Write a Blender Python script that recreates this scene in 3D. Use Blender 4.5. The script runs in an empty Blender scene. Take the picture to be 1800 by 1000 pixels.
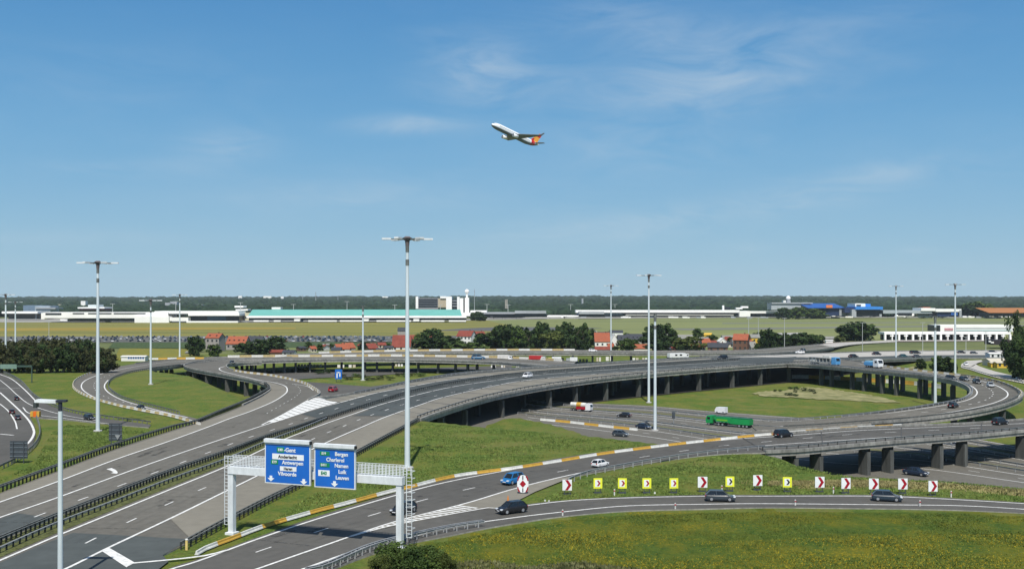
import bpy, math, random
from mathutils import Vector, Matrix, Euler
from mathutils.geometry import tessellate_polygon
import numpy as np
R = math.radians
random.seed(7)
rng = np.random.default_rng(7)
sc = bpy.context.scene
col = sc.collection

# ---------------------------------------------------------------- camera
F, HZ, CH = 1900.0, 524.0, 34.0          # focal length in photo pixels, horizon row, camera height
cam = bpy.data.objects.new('camera', bpy.data.cameras.new('camera'))
col.objects.link(cam)
cam.location = (0, 0, CH); cam.rotation_euler = (R(90), 0, 0)
cam.data.sensor_width = 36; cam.data.lens = F/1800*36
cam.data.shift_y = 24/1800
cam.data.clip_end = 90000; cam.data.clip_start = 1
sc.camera = cam

# ---------------------------------------------------------------- sky, sun, exposure
SUN_EL = 56
w = bpy.data.worlds.new('World'); sc.world = w; w.use_nodes = True
nt = w.node_tree; nt.nodes.clear()
def nn(t, **k):
    n = nt.nodes.new(t)
    for a, b in k.items(): setattr(n, a, b)
    return n
def mth(op, a, b=None, c=None, clamp=False):
    n = nn('ShaderNodeMath', operation=op, use_clamp=clamp)
    for i, v in enumerate((a, b, c)):
        if v is None: continue
        if isinstance(v, (int, float)): n.inputs[i].default_value = v
        else: nt.links.new(v, n.inputs[i])
    return n.outputs[0]
sky = nn('ShaderNodeTexSky', sky_type='NISHITA', sun_disc=False, sun_elevation=R(SUN_EL), sun_rotation=R(180),
         altitude=50, air_density=1.0, dust_density=0.6, ozone_density=1.5)
bg = nn('ShaderNodeBackground'); bg.inputs['Strength'].default_value = 0.105
out = nn('ShaderNodeOutputWorld')
tc = nn('ShaderNodeTexCoord'); sp = nn('ShaderNodeSeparateXYZ'); nt.links.new(tc.outputs['Generated'], sp.inputs[0])
yy = mth('MAXIMUM', sp.outputs[1], 0.02)
u_ = mth('DIVIDE', sp.outputs[0], yy); v_ = mth('DIVIDE', sp.outputs[2], yy)
# thin cirrus: a streaky noise of the view direction, denser in a few patches of sky
def sky_noise(sx, sz, scale, detail, rot=0.0, dist=1.0):
    mp = nn('ShaderNodeMapping'); nt.links.new(tc.outputs['Generated'], mp.inputs[0])
    mp.inputs['Scale'].default_value = (sx, 1, sz); mp.inputs['Rotation'].default_value = (0, rot, 0)
    n = nn('ShaderNodeTexNoise'); n.inputs['Scale'].default_value = scale; n.inputs['Detail'].default_value = detail
    n.inputs['Roughness'].default_value = 0.62; n.inputs['Distortion'].default_value = dist
    nt.links.new(mp.outputs[0], n.inputs['Vector']); return n.outputs[0]
n1 = sky_noise(6, 22, 1.6, 7, R(8)); n2 = sky_noise(2.2, 5, 1.3, 4, R(-5), .4)
base = mth('MULTIPLY', mth('SUBTRACT', n2, 0.5, clamp=True), 1.2)
acc = base
for (cx, cy, rx, ry, s, sh) in [(845, 132, 95, 48, 1.7, 0), (1235, 145, 240, 58, 1.6, -.12), (710, 219, 100, 16, 1.7, 0), (1110, 38, 150, 40, 1.1, .1),
        (395, 256, 80, 30, 1.1, 0), (210, 298, 150, 16, .9, 0), (1140, 260, 150, 40, .9, 0), (1470, 335, 320, 30, 1.0, -.2), (1305, 436, 50, 7, 1.4, 0),
        (1625, 440, 34, 6, 1.3, 0), (160, 130, 300, 60, .3, 0), (1050, 400, 260, 26, 1.1, -.1), (600, 345, 260, 30, .8, 0), (1350, 60, 260, 30, .5, -.1), (160, 420, 260, 16, .5, 0), (1560, 300, 160, 16, .4, -.1), (1570, 112, 50, 12, .7, 0), (760, 60, 60, 14, .6, 0)]:
    du = mth('MULTIPLY', mth('SUBTRACT', u_, (cx-900)/F), F/rx)
    dv = mth('MULTIPLY', mth('SUBTRACT', mth('SUBTRACT', v_, (HZ-cy)/F), mth('MULTIPLY', mth('SUBTRACT', u_, (cx-900)/F), -sh)), F/ry)
    g = mth('EXPONENT', mth('MULTIPLY', mth('ADD', mth('MULTIPLY', du, du), mth('MULTIPLY', dv, dv)), -1.0))
    acc = mth('ADD', acc, mth('MULTIPLY', g, s))
cl = mth('MULTIPLY', acc, mth('MULTIPLY', mth('SUBTRACT', n1, 0.31, clamp=True), 1.02), clamp=True)
cl = mth('MULTIPLY', cl, 0.72)
# clear summer air: the low sky is pale blue down to the horizon, all the way round
gr = nn('ShaderNodeValToRGB'); nt.links.new(sp.outputs[2], gr.inputs[0]); gr.color_ramp.interpolation = 'B_SPLINE'
e = gr.color_ramp.elements; e[0].position = 0; e[0].color = (.40, .60, .74, 1); e[1].position = .30; e[1].color = (.060, .235, .53, 1)
for p_, c_ in ((.04, (.30, .52, .685)), (.10, (.205, .445, .68)), (.18, (.120, .36, .64))):
    k = e.new(p_); k.color = (*c_, 1)
gs = nn('ShaderNodeVectorMath', operation='SCALE'); nt.links.new(gr.outputs[0], gs.inputs[0]); gs.inputs['Scale'].default_value = 1/.105
gm = nn('ShaderNodeMapRange'); nt.links.new(sp.outputs[2], gm.inputs[0]); gm.inputs[1].default_value = .3; gm.inputs[2].default_value = .7; gm.inputs[3].default_value = .92; gm.inputs[4].default_value = 0
hs = nn('ShaderNodeMix', data_type='RGBA'); nt.links.new(gm.outputs[0], hs.inputs[0]); nt.links.new(sky.outputs[0], hs.inputs[6]); nt.links.new(gs.outputs[0], hs.inputs[7])
mx = nn('ShaderNodeMix', data_type='RGBA'); nt.links.new(cl, mx.inputs[0])
nt.links.new(hs.outputs[2], mx.inputs[6]); mx.inputs[7].default_value = (5.6, 6.5, 7.2, 1)
nt.links.new(mx.outputs[2], bg.inputs[0]); nt.links.new(bg.outputs[0], out.inputs[0])

sun = bpy.data.objects.new('sun', bpy.data.lights.new('sun', 'SUN')); col.objects.link(sun)
sun.data.energy = 5.0; sun.data.angle = R(0.53); sun.data.color = (1, .955, .88)
sun.rotation_euler = (R(90-SUN_EL), 0, 0)
sc.view_settings.view_transform = 'Standard'; sc.view_settings.look = 'None'
sc.view_settings.exposure = 0.0; sc.view_settings.gamma = 1
sc.view_settings.use_curve_mapping = False

# ---------------------------------------------------------------- helpers
def P(x, y, z=0.0):
    """point of height z seen at photo pixel (x, y)"""
    Y = F*(CH-z)/(y-HZ)
    return Vector(((x-900)*Y/F, Y, z))
U = 6.0                                   # level of the upper roads; the lower motorway and the fields lie at 0

MATS = {}
def mat(name, c, rough=.8, metal=0, spec=.3, var=.12, scale=1.0, c2=None, bump=0, emit=None, coat=0, stretch=None, var2=0, scale2=0.05):
    """procedural principled material: colour broken by two scales of noise"""
    if name in MATS: return MATS[name]
    m = bpy.data.materials.new(name); m.use_nodes = True; MATS[name] = m
    t = m.node_tree; b = t.nodes['Principled BSDF']
    b.inputs['Roughness'].default_value = rough; b.inputs['Metallic'].default_value = metal
    b.inputs['Specular IOR Level'].default_value = spec; b.inputs['Coat Weight'].default_value = coat
    g = t.nodes.new('ShaderNodeNewGeometry')
    mp = t.nodes.new('ShaderNodeMapping'); t.links.new(g.outputs['Position'], mp.inputs[0])
    if stretch: mp.inputs['Scale'].default_value = stretch
    n = t.nodes.new('ShaderNodeTexNoise'); n.inputs['Scale'].default_value = scale; n.inputs['Detail'].default_value = 6
    n.inputs['Roughness'].default_value = .65
    t.links.new(mp.outputs[0], n.inputs['Vector'])
    r = t.nodes.new('ShaderNodeValToRGB'); t.links.new(n.outputs[0], r.inputs[0])
    c = tuple(c); c2 = tuple(c2) if c2 else c
    r.color_ramp.elements[0].position = .32; r.color_ramp.elements[1].position = .68
    r.color_ramp.elements[0].color = (*[max(0, x*(1-var)) for x in c], 1); r.color_ramp.elements[1].color = (*[x*(1+var) for x in c2], 1)
    o = r.outputs[0]
    if var2:
        n2 = t.nodes.new('ShaderNodeTexNoise'); n2.inputs['Scale'].default_value = scale2; n2.inputs['Detail'].default_value = 3
        t.links.new(g.outputs['Position'], n2.inputs['Vector'])
        mr = t.nodes.new('ShaderNodeMapRange'); mr.inputs[1].default_value = .3; mr.inputs[2].default_value = .7
        mr.inputs[3].default_value = 1-var2; mr.inputs[4].default_value = 1+var2
        t.links.new(n2.outputs[0], mr.inputs[0])
        mu = t.nodes.new('ShaderNodeMix'); mu.data_type = 'RGBA'; mu.blend_type = 'MULTIPLY'; mu.inputs[0].default_value = 1
        t.links.new(o, mu.inputs[6]); t.links.new(mr.outputs[0], mu.inputs[7]); o = mu.outputs[2]
    t.links.new(o, b.inputs['Base Color'])
    if bump:
        bp = t.nodes.new('ShaderNodeBump'); bp.inputs['Strength'].default_value = bump; bp.inputs['Distance'].default_value = .2
        t.links.new(n.outputs[0], bp.inputs['Height']); t.links.new(bp.outputs[0], b.inputs['Normal'])
    if emit:
        b.inputs['Emission Color'].default_value = (*emit, 1); b.inputs['Emission Strength'].default_value = 1
    return m

def foliage(name, c, c2, scale=.5):
    m = mat(name, c, rough=.75, spec=.15, var=.25, scale=scale, c2=c2)
    return m

def tag(o, label=None, cat=None, group=None, kind=None):
    if label: o['label'] = label
    if cat: o['category'] = cat
    if group: o['group'] = group
    if kind: o['kind'] = kind
    return o
def empty(name, loc=(0, 0, 0), rz=0, label=None, cat=None, group=None):
    o = bpy.data.objects.new(name, None); col.objects.link(o); o.location = loc; o.rotation_euler = (0, 0, rz)
    o.empty_display_size = .5
    return tag(o, label, cat, group)

class MB:
    def __init__(s): s.v = []; s.f = []; s.m = []; s.cur = 0
    def quad(s, a, b, c, d):
        n = len(s.v); s.v += [tuple(a), tuple(b), tuple(c), tuple(d)]; s.f.append((n, n+1, n+2, n+3)); s.m.append(s.cur)
    def tri(s, a, b, c):
        n = len(s.v); s.v += [tuple(a), tuple(b), tuple(c)]; s.f.append((n, n+1, n+2)); s.m.append(s.cur)
    def box(s, x0, x1, y0, y1, z0, z1, M=None):
        n = len(s.v)
        c = [(x0, y0, z0), (x1, y0, z0), (x1, y1, z0), (x0, y1, z0), (x0, y0, z1), (x1, y0, z1), (x1, y1, z1), (x0, y1, z1)]
        if M is not None: c = [tuple(M @ Vector(p)) for p in c]
        s.v += c
        for q in ((3, 2, 1, 0), (4, 5, 6, 7), (0, 1, 5, 4), (1, 2, 6, 5), (2, 3, 7, 6), (3, 0, 4, 7)):
            s.f.append(tuple(n+i for i in q)); s.m.append(s.cur)
    def bar(s, a, b, wd, h=None, up=(0, 0, 1)):
        """box beam between two points, width wd, height h"""
        a = Vector(a); b = Vector(b); h = wd if h is None else h
        d = (b-a)
        if d.length < 1e-6: return
        d.normalize(); up = Vector(up)
        if abs(d.dot(up)) > .98: up = Vector((0, 1, 0))
        r = d.cross(up).normalized(); u = r.cross(d).normalized()
        n = len(s.v)
        for q in (a, b):
            for (i, j) in ((-1, -1), (1, -1), (1, 1), (-1, 1)):
                s.v.append(tuple(q + r*(i*wd/2) + u*(j*h/2)))
        for q in ((0, 1, 2, 3), (7, 6, 5, 4), (0, 4, 5, 1), (1, 5, 6, 2), (2, 6, 7, 3), (3, 7, 4, 0)):
            s.f.append(tuple(n+i for i in q)); s.m.append(s.cur)
    def tube(s, a, b, r0, r1, k=10, caps=True):
        a = Vector(a); b = Vector(b); d = (b-a).normalized()
        up = Vector((0, 0, 1)) if abs(d.z) < .9 else Vector((0, 1, 0))
        r = d.cross(up).normalized(); u = r.cross(d)
        n = len(s.v)
        for q, rad in ((a, r0), (b, r1)):
            for i in range(k):
                t = 2*math.pi*i/k; s.v.append(tuple(q + r*(rad*math.cos(t)) + u*(rad*math.sin(t))))
        for i in range(k):
            j = (i+1) % k; s.f.append((n+i, n+j, n+k+j, n+k+i)); s.m.append(s.cur)
        if caps:
            s.f.append(tuple(n+i for i in range(k-1, -1, -1))); s.m.append(s.cur)
            s.f.append(tuple(n+k+i for i in range(k))); s.m.append(s.cur)
    def poly(s, pts, flip=False):
        pts = [Vector(p) for p in pts]; n = len(s.v); s.v += [tuple(p) for p in pts]
        for t in tessellate_polygon([pts]):
            a, b, c = [pts[i] for i in t]
            up = (b-a).cross(c-a).z > 0
            t = tuple(n+i for i in t)
            s.f.append(t if up != flip else t[::-1]); s.m.append(s.cur)
    def prism(s, pts, d):
        """extrude the closed outline pts by the vector d"""
        d = Vector(d); pts = [Vector(p) for p in pts]; n = len(s.v); k = len(pts)
        s.v += [tuple(p) for p in pts] + [tuple(p+d) for p in pts]
        s.f.append(tuple(n+i for i in range(k))); s.m.append(s.cur)
        s.f.append(tuple(n+k+i for i in range(k-1, -1, -1))); s.m.append(s.cur)
        for i in range(k):
            j = (i+1) % k; s.f.append((n+i, n+k+i, n+k+j, n+j)); s.m.append(s.cur)
    def mesh(s, name, mats):
        me = bpy.data.meshes.new(name); me.from_pydata(s.v, [], s.f)
        for m in (mats if isinstance(mats, (list, tuple)) else [mats]): me.materials.append(m)
        if any(s.m): me.polygons.foreach_set('material_index', s.m)
        me.update(); return me
    def build(s, name, mats, parent=None, smooth=False):
        me = s.mesh(name, mats)
        if smooth: me.polygons.foreach_set('use_smooth', [True]*len(me.polygons))
        o = bpy.data.objects.new(name, me); col.objects.link(o); o.parent = parent
        return o
def mobj(name, me, parent=None, M=None):
    o = bpy.data.objects.new(name, me); col.objects.link(o); o.parent = parent
    if M is not None: o.matrix_local = M
    return o

def cr(pts, n):
    """Catmull-Rom through rows of numbers, n samples by index"""
    a = np.array(pts, float); k = len(a)
    if k == 2:
        t = np.linspace(0, 1, n)[:, None]; return a[0]*(1-t)+a[1]*t
    e = np.vstack([2*a[0]-a[1], a, 2*a[-1]-a[-2]]); res = []
    for s in np.linspace(0, k-1, n):
        i = min(int(s), k-2); t = s-i; p0, p1, p2, p3 = e[i], e[i+1], e[i+2], e[i+3]
        res.append(.5*((2*p1)+(p2-p0)*t+(2*p0-5*p1+4*p2-p3)*t*t+(3*p1-p0-3*p2+p3)*t**3))
    return np.array(res)
def path(px, z=U, n=None, dens=1.5):
    """smooth world polyline through photo pixels lying at height z, evenly spaced"""
    w_ = [P(p[0], p[1], p[2] if len(p) > 2 else z) for p in px]
    s = cr(w_, max(len(px)*12, 24))
    d = np.r_[0, np.cumsum(np.linalg.norm(np.diff(s, axis=0), axis=1))]
    m = n or max(2, int(d[-1]/dens)+1); q = np.linspace(0, d[-1], m)
    return np.c_[np.interp(q, d, s[:, 0]), np.interp(q, d, s[:, 1]), np.interp(q, d, s[:, 2])], d[-1]
def normals(p):
    t = np.gradient(p, axis=0); t[:, 2] = 0; t /= np.linalg.norm(t, axis=1)[:, None]+1e-9
    return np.c_[t[:, 1], -t[:, 0], np.zeros(len(t))]

ROADTRI = []; BV = [None, 0]
from mathutils.bvhtree import BVHTree
def hit(x, y, z=U, extra=0.0):
    """the point of a road surface under photo pixel (x, y); if there is none, the point at height z"""
    if BV[1] != len(ROADTRI):
        v = []; f = []
        for q in ROADTRI: n = len(v); v += [tuple(p) for p in q]; f.append((n, n+1, n+2, n+3))
        BV[0] = BVHTree.FromPolygons(v, f); BV[1] = len(ROADTRI)
    d = Vector(((x-900)/F, 1, (HZ-y)/F)); r = BV[0].ray_cast(Vector((0, 0, CH)), d)
    return r[0]+Vector((0, 0, extra)) if r[0] is not None else P(x, y, z)
def hpath(px, dens=1.5, z=U):
    s = cr([P(p[0], p[1], z) for p in px], max(len(px)*14, 30))
    s = np.array([hit(900+F*q[0]/q[1], HZ+F*(CH-q[2])/q[1], z) for q in s])
    d = np.r_[0, np.cumsum(np.linalg.norm(np.diff(s, axis=0), axis=1))]; m = max(2, int(d[-1]/dens)+1); q = np.linspace(0, d[-1], m)
    return np.c_[np.interp(q, d, s[:, 0]), np.interp(q, d, s[:, 1]), np.interp(q, d, s[:, 2])]
class Strip:
    """a road ribbon given by facing edge points (lx, ly, rx, ry, z) in photo pixels"""
    def __init__(s, rows, n=80):
        a = [[*P(r[0], r[1], r[4]), *P(r[2], r[3], r[4])] for r in rows]
        s.e = cr(a, n); s.L = s.e[:, :3]; s.R = s.e[:, 3:]; s.n = n
    def at(s, t, u):
        i = np.clip(t*(s.n-1), 0, s.n-1.001); k = int(i); f = i-k
        e = s.e[k]*(1-f)+s.e[k+1]*f
        return Vector(e[:3]*(1-u)+e[3:]*u)
    def px(s, p): return 900+F*p.x/p.y, HZ+F*(CH-p.z)/p.y
    def t_at(s, x, u=1.0, t0=0.0, t1=1.0):
        ts = np.linspace(t0, t1, 500); best = min(ts, key=lambda t: abs(s.px(s.at(t, u))[0]-x)); return best
    def line(s, u, t0=0, t1=1, dz=0.0, step=1.5):
        q = np.array([s.at(t, u) for t in np.linspace(t0, t1, 300)])
        d = np.r_[0, np.cumsum(np.linalg.norm(np.diff(q, axis=0), axis=1))]; m = max(2, int(d[-1]/step)+1)
        g = np.linspace(0, d[-1], m); q = np.c_[[np.interp(g, d, q[:, i]) for i in range(3)]].T
        q[:, 2] += dz; return q
    def slab(s, mb, th=1.1, i0=0, i1=None, dz=0, kerb=0.0):
        i1 = s.n if i1 is None else i1
        for i in range(i0, i1-1):
            a, b, c, d = [Vector(q)+Vector((0, 0, dz)) for q in (s.L[i], s.R[i], s.R[i+1], s.L[i+1])]
            mb.cur = 0
            if (b-a).cross(d-a).z > 0: mb.quad(a, b, c, d)
            else: mb.quad(d, c, b, a)
            ROADTRI.append((a, b, c, d))
            if th:
                dn = Vector((0, 0, -th)); mb.cur = 1
                mb.quad(a+dn, d+dn, c+dn, b+dn); mb.quad(a, d, d+dn, a+dn); mb.quad(b, b+dn, c+dn, c)
                if i == i0: mb.quad(a, a+dn, b+dn, b)
                if i == i1-2: mb.quad(d, c, c+dn, d+dn)
        mb.cur = 0

def ribbon(mb, p, wd, dz=0):
    nrm = normals(p)
    a = p+nrm*wd/2; b = p-nrm*wd/2; a[:, 2] += dz; b[:, 2] += dz
    for i in range(len(p)-1): mb.quad(a[i], a[i+1], b[i+1], b[i])
def dashes(mb, p, wd, dash, gap, off=0, dz=0):
    d = np.r_[0, np.cumsum(np.linalg.norm(np.diff(p, axis=0), axis=1))]; s = off
    while s+dash < d[-1]:
        g = np.linspace(s, s+dash, 3); q = np.c_[[np.interp(g, d, p[:, i]) for i in range(3)]].T
        ribbon(mb, q, wd, dz); s += dash+gap

# ---------------------------------------------------------------- materials
asph = mat('asphalt_grey', (.134, .127, .108), rough=.9, spec=.2, var=.13, scale=.8, var2=.12, scale2=.04, stretch=(1, 1, 1))
asph_d = mat('asphalt_dark', (.094, .090, .080), rough=.88, spec=.25, var=.12, scale=.5, var2=.12)
asph_t = mat('asphalt_teal', (.070, .079, .076), rough=.88, spec=.25, var=.12, scale=.5, var2=.15)
asph_tan = mat('shoulder_tan', (.200, .186, .150), rough=.92, var=.09, scale=.5, var2=.08)
asph_pale = mat('concrete_road', (.42, .40, .36), rough=.9, var=.1, scale=.3, var2=.08)
paint_w = mat('road_paint_white', (.62, .62, .59), rough=.8, var=.20, scale=2.2, c2=(.70, .70, .67))
conc = mat('concrete', (.27, .262, .235), rough=.9, var=.30, scale=1.1, var2=.2, scale2=.15, stretch=(1, 1, .16))
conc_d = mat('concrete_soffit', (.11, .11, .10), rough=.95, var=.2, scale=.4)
conc_l = mat('concrete_light', (.46, .45, .42), rough=.85, var=.14, scale=1.0)
steel = mat('galvanised_steel', (.36, .37, .37), rough=.5, metal=.4, var=.15, scale=1.5)
steel_d = mat('weathered_rail', (.16, .17, .16), rough=.7, metal=.3, var=.3, scale=1.2)
white = mat('white_paint', (.66, .69, .70), rough=.5, var=.12, scale=1.3, stretch=(1, 1, .35), var2=.06, scale2=.4)
mastm = mat('mast_paint', (.62, .68, .70), rough=.5, metal=.1, var=.10, scale=1.2, stretch=(1, 1, .12))
black = mat('black_rubber', (.018, .018, .02), rough=.8, var=.2)
glass = mat('car_glass', (.012, .016, .02), rough=.12, spec=.6, var=.05)
yel = mat('barrier_yellow', (.52, .31, .05), rough=.6, var=.12, scale=1.5)
wht = mat('barrier_white', (.62, .62, .58), rough=.7, var=.16, scale=1.5)
bark = mat('bark', (.09, .07, .05), rough=.95, var=.3, scale=3)

def grass_mat(name, a, b, c, flower=None, fl=0.0, dry=None):
    """three greens mixed by noises of several sizes, with an optional share of yellow flowers"""
    m = bpy.data.materials.new(name); m.use_nodes = True; MATS[name] = m; t = m.node_tree; bs = t.nodes['Principled BSDF']
    bs.inputs['Roughness'].default_value = .9; bs.inputs['Specular IOR Level'].default_value = .1
    g = t.nodes.new('ShaderNodeNewGeometry')
    def noise(scale, det, sx=1, sy=1):
        mp = t.nodes.new('ShaderNodeMapping'); mp.inputs['Scale'].default_value = (sx, sy, 1); t.links.new(g.outputs['Position'], mp.inputs[0])
        n = t.nodes.new('ShaderNodeTexNoise'); n.inputs['Scale'].default_value = scale; n.inputs['Detail'].default_value = det
        n.inputs['Roughness'].default_value = .7; t.links.new(mp.outputs[0], n.inputs['Vector']); return n.outputs[0]
    def ramp(i, p0, p1, c0=(0, 0, 0), c1=(1, 1, 1)):
        r = t.nodes.new('ShaderNodeValToRGB'); r.color_ramp.elements[0].position = p0; r.color_ramp.elements[1].position = p1
        r.color_ramp.elements[0].color = (*c0, 1); r.color_ramp.elements[1].color = (*c1, 1); t.links.new(i, r.inputs[0]); return r.outputs[0]
    def mix(f, x, y):
        n = t.nodes.new('ShaderNodeMix'); n.data_type = 'RGBA'
        t.links.new(f, n.inputs[0])
        for k, q in ((6, x), (7, y)):
            if isinstance(q, tuple): n.inputs[k].default_value = (*q, 1)
            else: t.links.new(q, n.inputs[k])
        return n.outputs[2]
    fine = noise(1.6, 8); mid = noise(.16, 5, 1, .6); big = noise(.03, 4)
    o = mix(ramp(fine, .36, .64), a, b)
    o = mix(ramp(mid, .42, .66), o, c)
    if dry: o = mix(ramp(big, .50, .68), o, mix(ramp(fine, .4, .6), dry, b))
    if flower:
        fm = t.nodes.new('ShaderNodeMath'); fm.operation = 'MULTIPLY'
        t.links.new(ramp(noise(2.6, 3), .60-.05*fl, .66-.05*fl), fm.inputs[0]); t.links.new(ramp(noise(.05, 4, .7, 3.2), .46, .62), fm.inputs[1])
        o = mix(fm.outputs[0], o, flower)
    t.links.new(o, bs.inputs['Base Color'])
    bp = t.nodes.new('ShaderNodeBump'); bp.inputs['Strength'].default_value = .8; bp.inputs['Distance'].default_value = .5
    t.links.new(fine, bp.inputs['Height']); t.links.new(bp.outputs[0], bs.inputs['Normal'])
    return m
grass = grass_mat('grass', (.047, .094, .014), (.122, .176, .033), (.158, .160, .036), flower=(.30, .25, .03), fl=.3, dry=(.18, .145, .055))
grass_f = grass_mat('far_field_grass', (.135, .155, .035), (.19, .19, .045), (.24, .20, .03), dry=(.26, .19, .02))
meadow = grass_mat('flowering_meadow', (.036, .076, .012), (.088, .130, .019), (.148, .142, .014), flower=(.36, .26, .008), fl=.9)
dryg = grass_mat('dry_verge_grass', (.12, .13, .03), (.26, .23, .10), (.20, .17, .06), dry=(.30, .26, .12))
sand = mat('dry_sand', (.115, .135, .04), rough=1, var=.1, scale=.22, c2=(.31, .28, .14), bump=.3)
dark_g = mat('hedge_green', (.030, .055, .018), rough=.95, var=.4, scale=.5, c2=(.06, .09, .025), bump=1)

# ---------------------------------------------------------------- terrain
plate = [(-700, 648), (-300, 647), (0, 646), (100, 650), (190, 644), (240, 640), (262, 648), (275, 653), (300, 655), (330, 659), (352, 667), (400, 688), (432, 701), (480, 712),
         (560, 716), (640, 722), (737, 737), (780, 741), (860, 749), (960, 757), (1080, 768), (1180, 780), (1300, 790), (1352, 796), (1400, 815),
         (1440, 826), (1500, 834), (1580, 838), (1650, 842), (1800, 856), (2100, 880), (2600, 1100), (2600, 1700), (-1600, 1700), (-1600, 760)]
plate = np.array([P(x, y, U)[:2] for x, y in plate])
mound = np.array([P(x, y, 1.6)[:2] for x, y in [(868, 752), (876, 737), (893, 733), (912, 733), (960, 742), (1000, 753), (1030, 764), (960, 764)]])
def sdist(X, Y, poly):
    """signed distance (positive outside) to a polygon"""
    d = np.full(X.shape, 1e9); ins = np.zeros(X.shape, bool); n = len(poly)
    for i in range(n):
        a = poly[i]; b = poly[(i+1) % n]; e = b-a
        t = np.clip(((X-a[0])*e[0]+(Y-a[1])*e[1])/(e@e), 0, 1)
        d = np.minimum(d, np.hypot(X-a[0]-t*e[0], Y-a[1]-t*e[1]))
        c = (a[1] > Y) != (b[1] > Y)
        with np.errstate(divide='ignore', invalid='ignore'):
            xi = a[0]+(Y-a[1])*e[0]/(e[1] if e[1] else 1e-9)
        ins ^= c & (X < xi)
    return np.where(ins, -d, d)
def smooth01(t): t = np.clip(t, 0, 1); return t*t*(3-2*t)
def terrain_z(X, Y):
    X = np.asarray(X, float); Y = np.asarray(Y, float)
    z = -.14 + 6.0*(1-np.clip(sdist(X, Y, plate)/11.0, 0, 1))
    m = -.14 + 1.7*(1-np.clip(sdist(X, Y, mound)/2.5, 0, 1))
    return np.maximum(z, m)
gx = np.arange(-330, 351, 2.5); gy = np.arange(55, 661, 2.5)
GX, GY = np.meshgrid(gx, gy); GZ = terrain_z(GX, GY)
inside = sdist(GX, GY, plate)
rough_ = (np.sin(GX*.21+GY*.13)+np.sin(GX*.09-GY*.17+2)+np.sin(GX*.37+1)*np.sin(GY*.31))*.05
GZ = GZ + rough_*0.35 - .03
nx, ny = len(gx), len(gy)
verts = np.c_[GX.ravel(), GY.ravel(), GZ.ravel()]
idx = np.arange(nx*ny).reshape(ny, nx)
faces = np.c_[idx[:-1, :-1].ravel(), idx[:-1, 1:].ravel(), idx[1:, 1:].ravel(), idx[1:, :-1].ravel()]
me = bpy.data.meshes.new('grass_ground'); me.from_pydata(verts.tolist(), [], faces.tolist())
me.materials.append(grass); me.materials.append(meadow); me.materials.append(dryg)
# the flowering meadow lies on the near side of the slip road
cc = np.array([P(x, y, U)[:2] for x, y in [(640, 1000), (720, 957), (800, 941), (900, 922), (985, 910), (1100, 900), (1237, 896), (1350, 894), (1565, 896), (1700, 898), (1850, 906), (2300, 930), (2300, 1700), (500, 1700)]])
fc = verts[faces].mean(axis=1); ms = (sdist(fc[:, 0], fc[:, 1], cc) < 0).astype(int)
dc = np.array([P(x, y, U)[:2] for x, y in [(1330, 846), (1440, 843), (1500, 845), (1600, 848), (1700, 853), (1900, 866), (1900, 872), (1700, 860), (1500, 853), (1400, 852), (1330, 849)]])
ms[(sdist(fc[:, 0], fc[:, 1], dc)+np.sin(fc[:, 0]*1.7)*1.2+np.sin(fc[:, 0]*.5)*1.0) < 0] = 2
me.polygons.foreach_set('material_index', ms.tolist()); me.polygons.foreach_set('use_smooth', [True]*len(me.polygons)); me.update()
g0 = mobj('grass_ground', me); tag(g0, kind='structure')
# far ground: one sheet to the horizon, rising gently into wooded country
def hill(X, Y): return np.clip((Y-2600)/6400, 0, 2)**1.15*33 + np.clip((Y-3000)/5000, 0, 1)*4*np.sin(X*.0007+1)
ys = np.r_[655, 700, 800, 1000, 1300, 1700, 2200, 2600, np.linspace(3000, 9500, 24), 9700]
xs = np.linspace(-1, 1, 60)
v = []; 
for yv in ys:
    hw = max(1800, yv*.75)
    for xv in xs:
        hz = float(hill(xv*hw, yv)) if yv <= 9500 else float(hill(xv*hw, 9500))-(yv-9500)*.004
        v.append((xv*hw, yv, -.30+hz))
f = []
for j in range(len(ys)-1):
    for i in range(59): a = j*60+i; f.append((a, a+1, a+61, a+60))
me = bpy.data.meshes.new('far_ground'); me.from_pydata(v, [], f); me.materials.append(mat('far_ground', (.085, .12, .035), rough=1, var=.3, scale=.01, c2=(.13, .14, .045)))
tag(mobj('far_ground', me), kind='structure')
mb = MB()
for (x0, x1, y0, y1) in ((-1800, -329, 20, 656), (349, 1800, 20, 656), (-1800, 1800, -300, 56)): mb.quad((x0, y0, -.35), (x1, y0, -.35), (x1, y1, -.35), (x0, y1, -.35))
tag(mb.build('outer_ground', grass), kind='structure')

def sheet(name, px, z, m, kind='structure', parent=None):
    mb = MB(); mb.poly([P(x, y, z) for x, y in px]); o = mb.build(name, m, parent)
    if kind and parent is None: tag(o, kind=kind)
    return o
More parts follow.
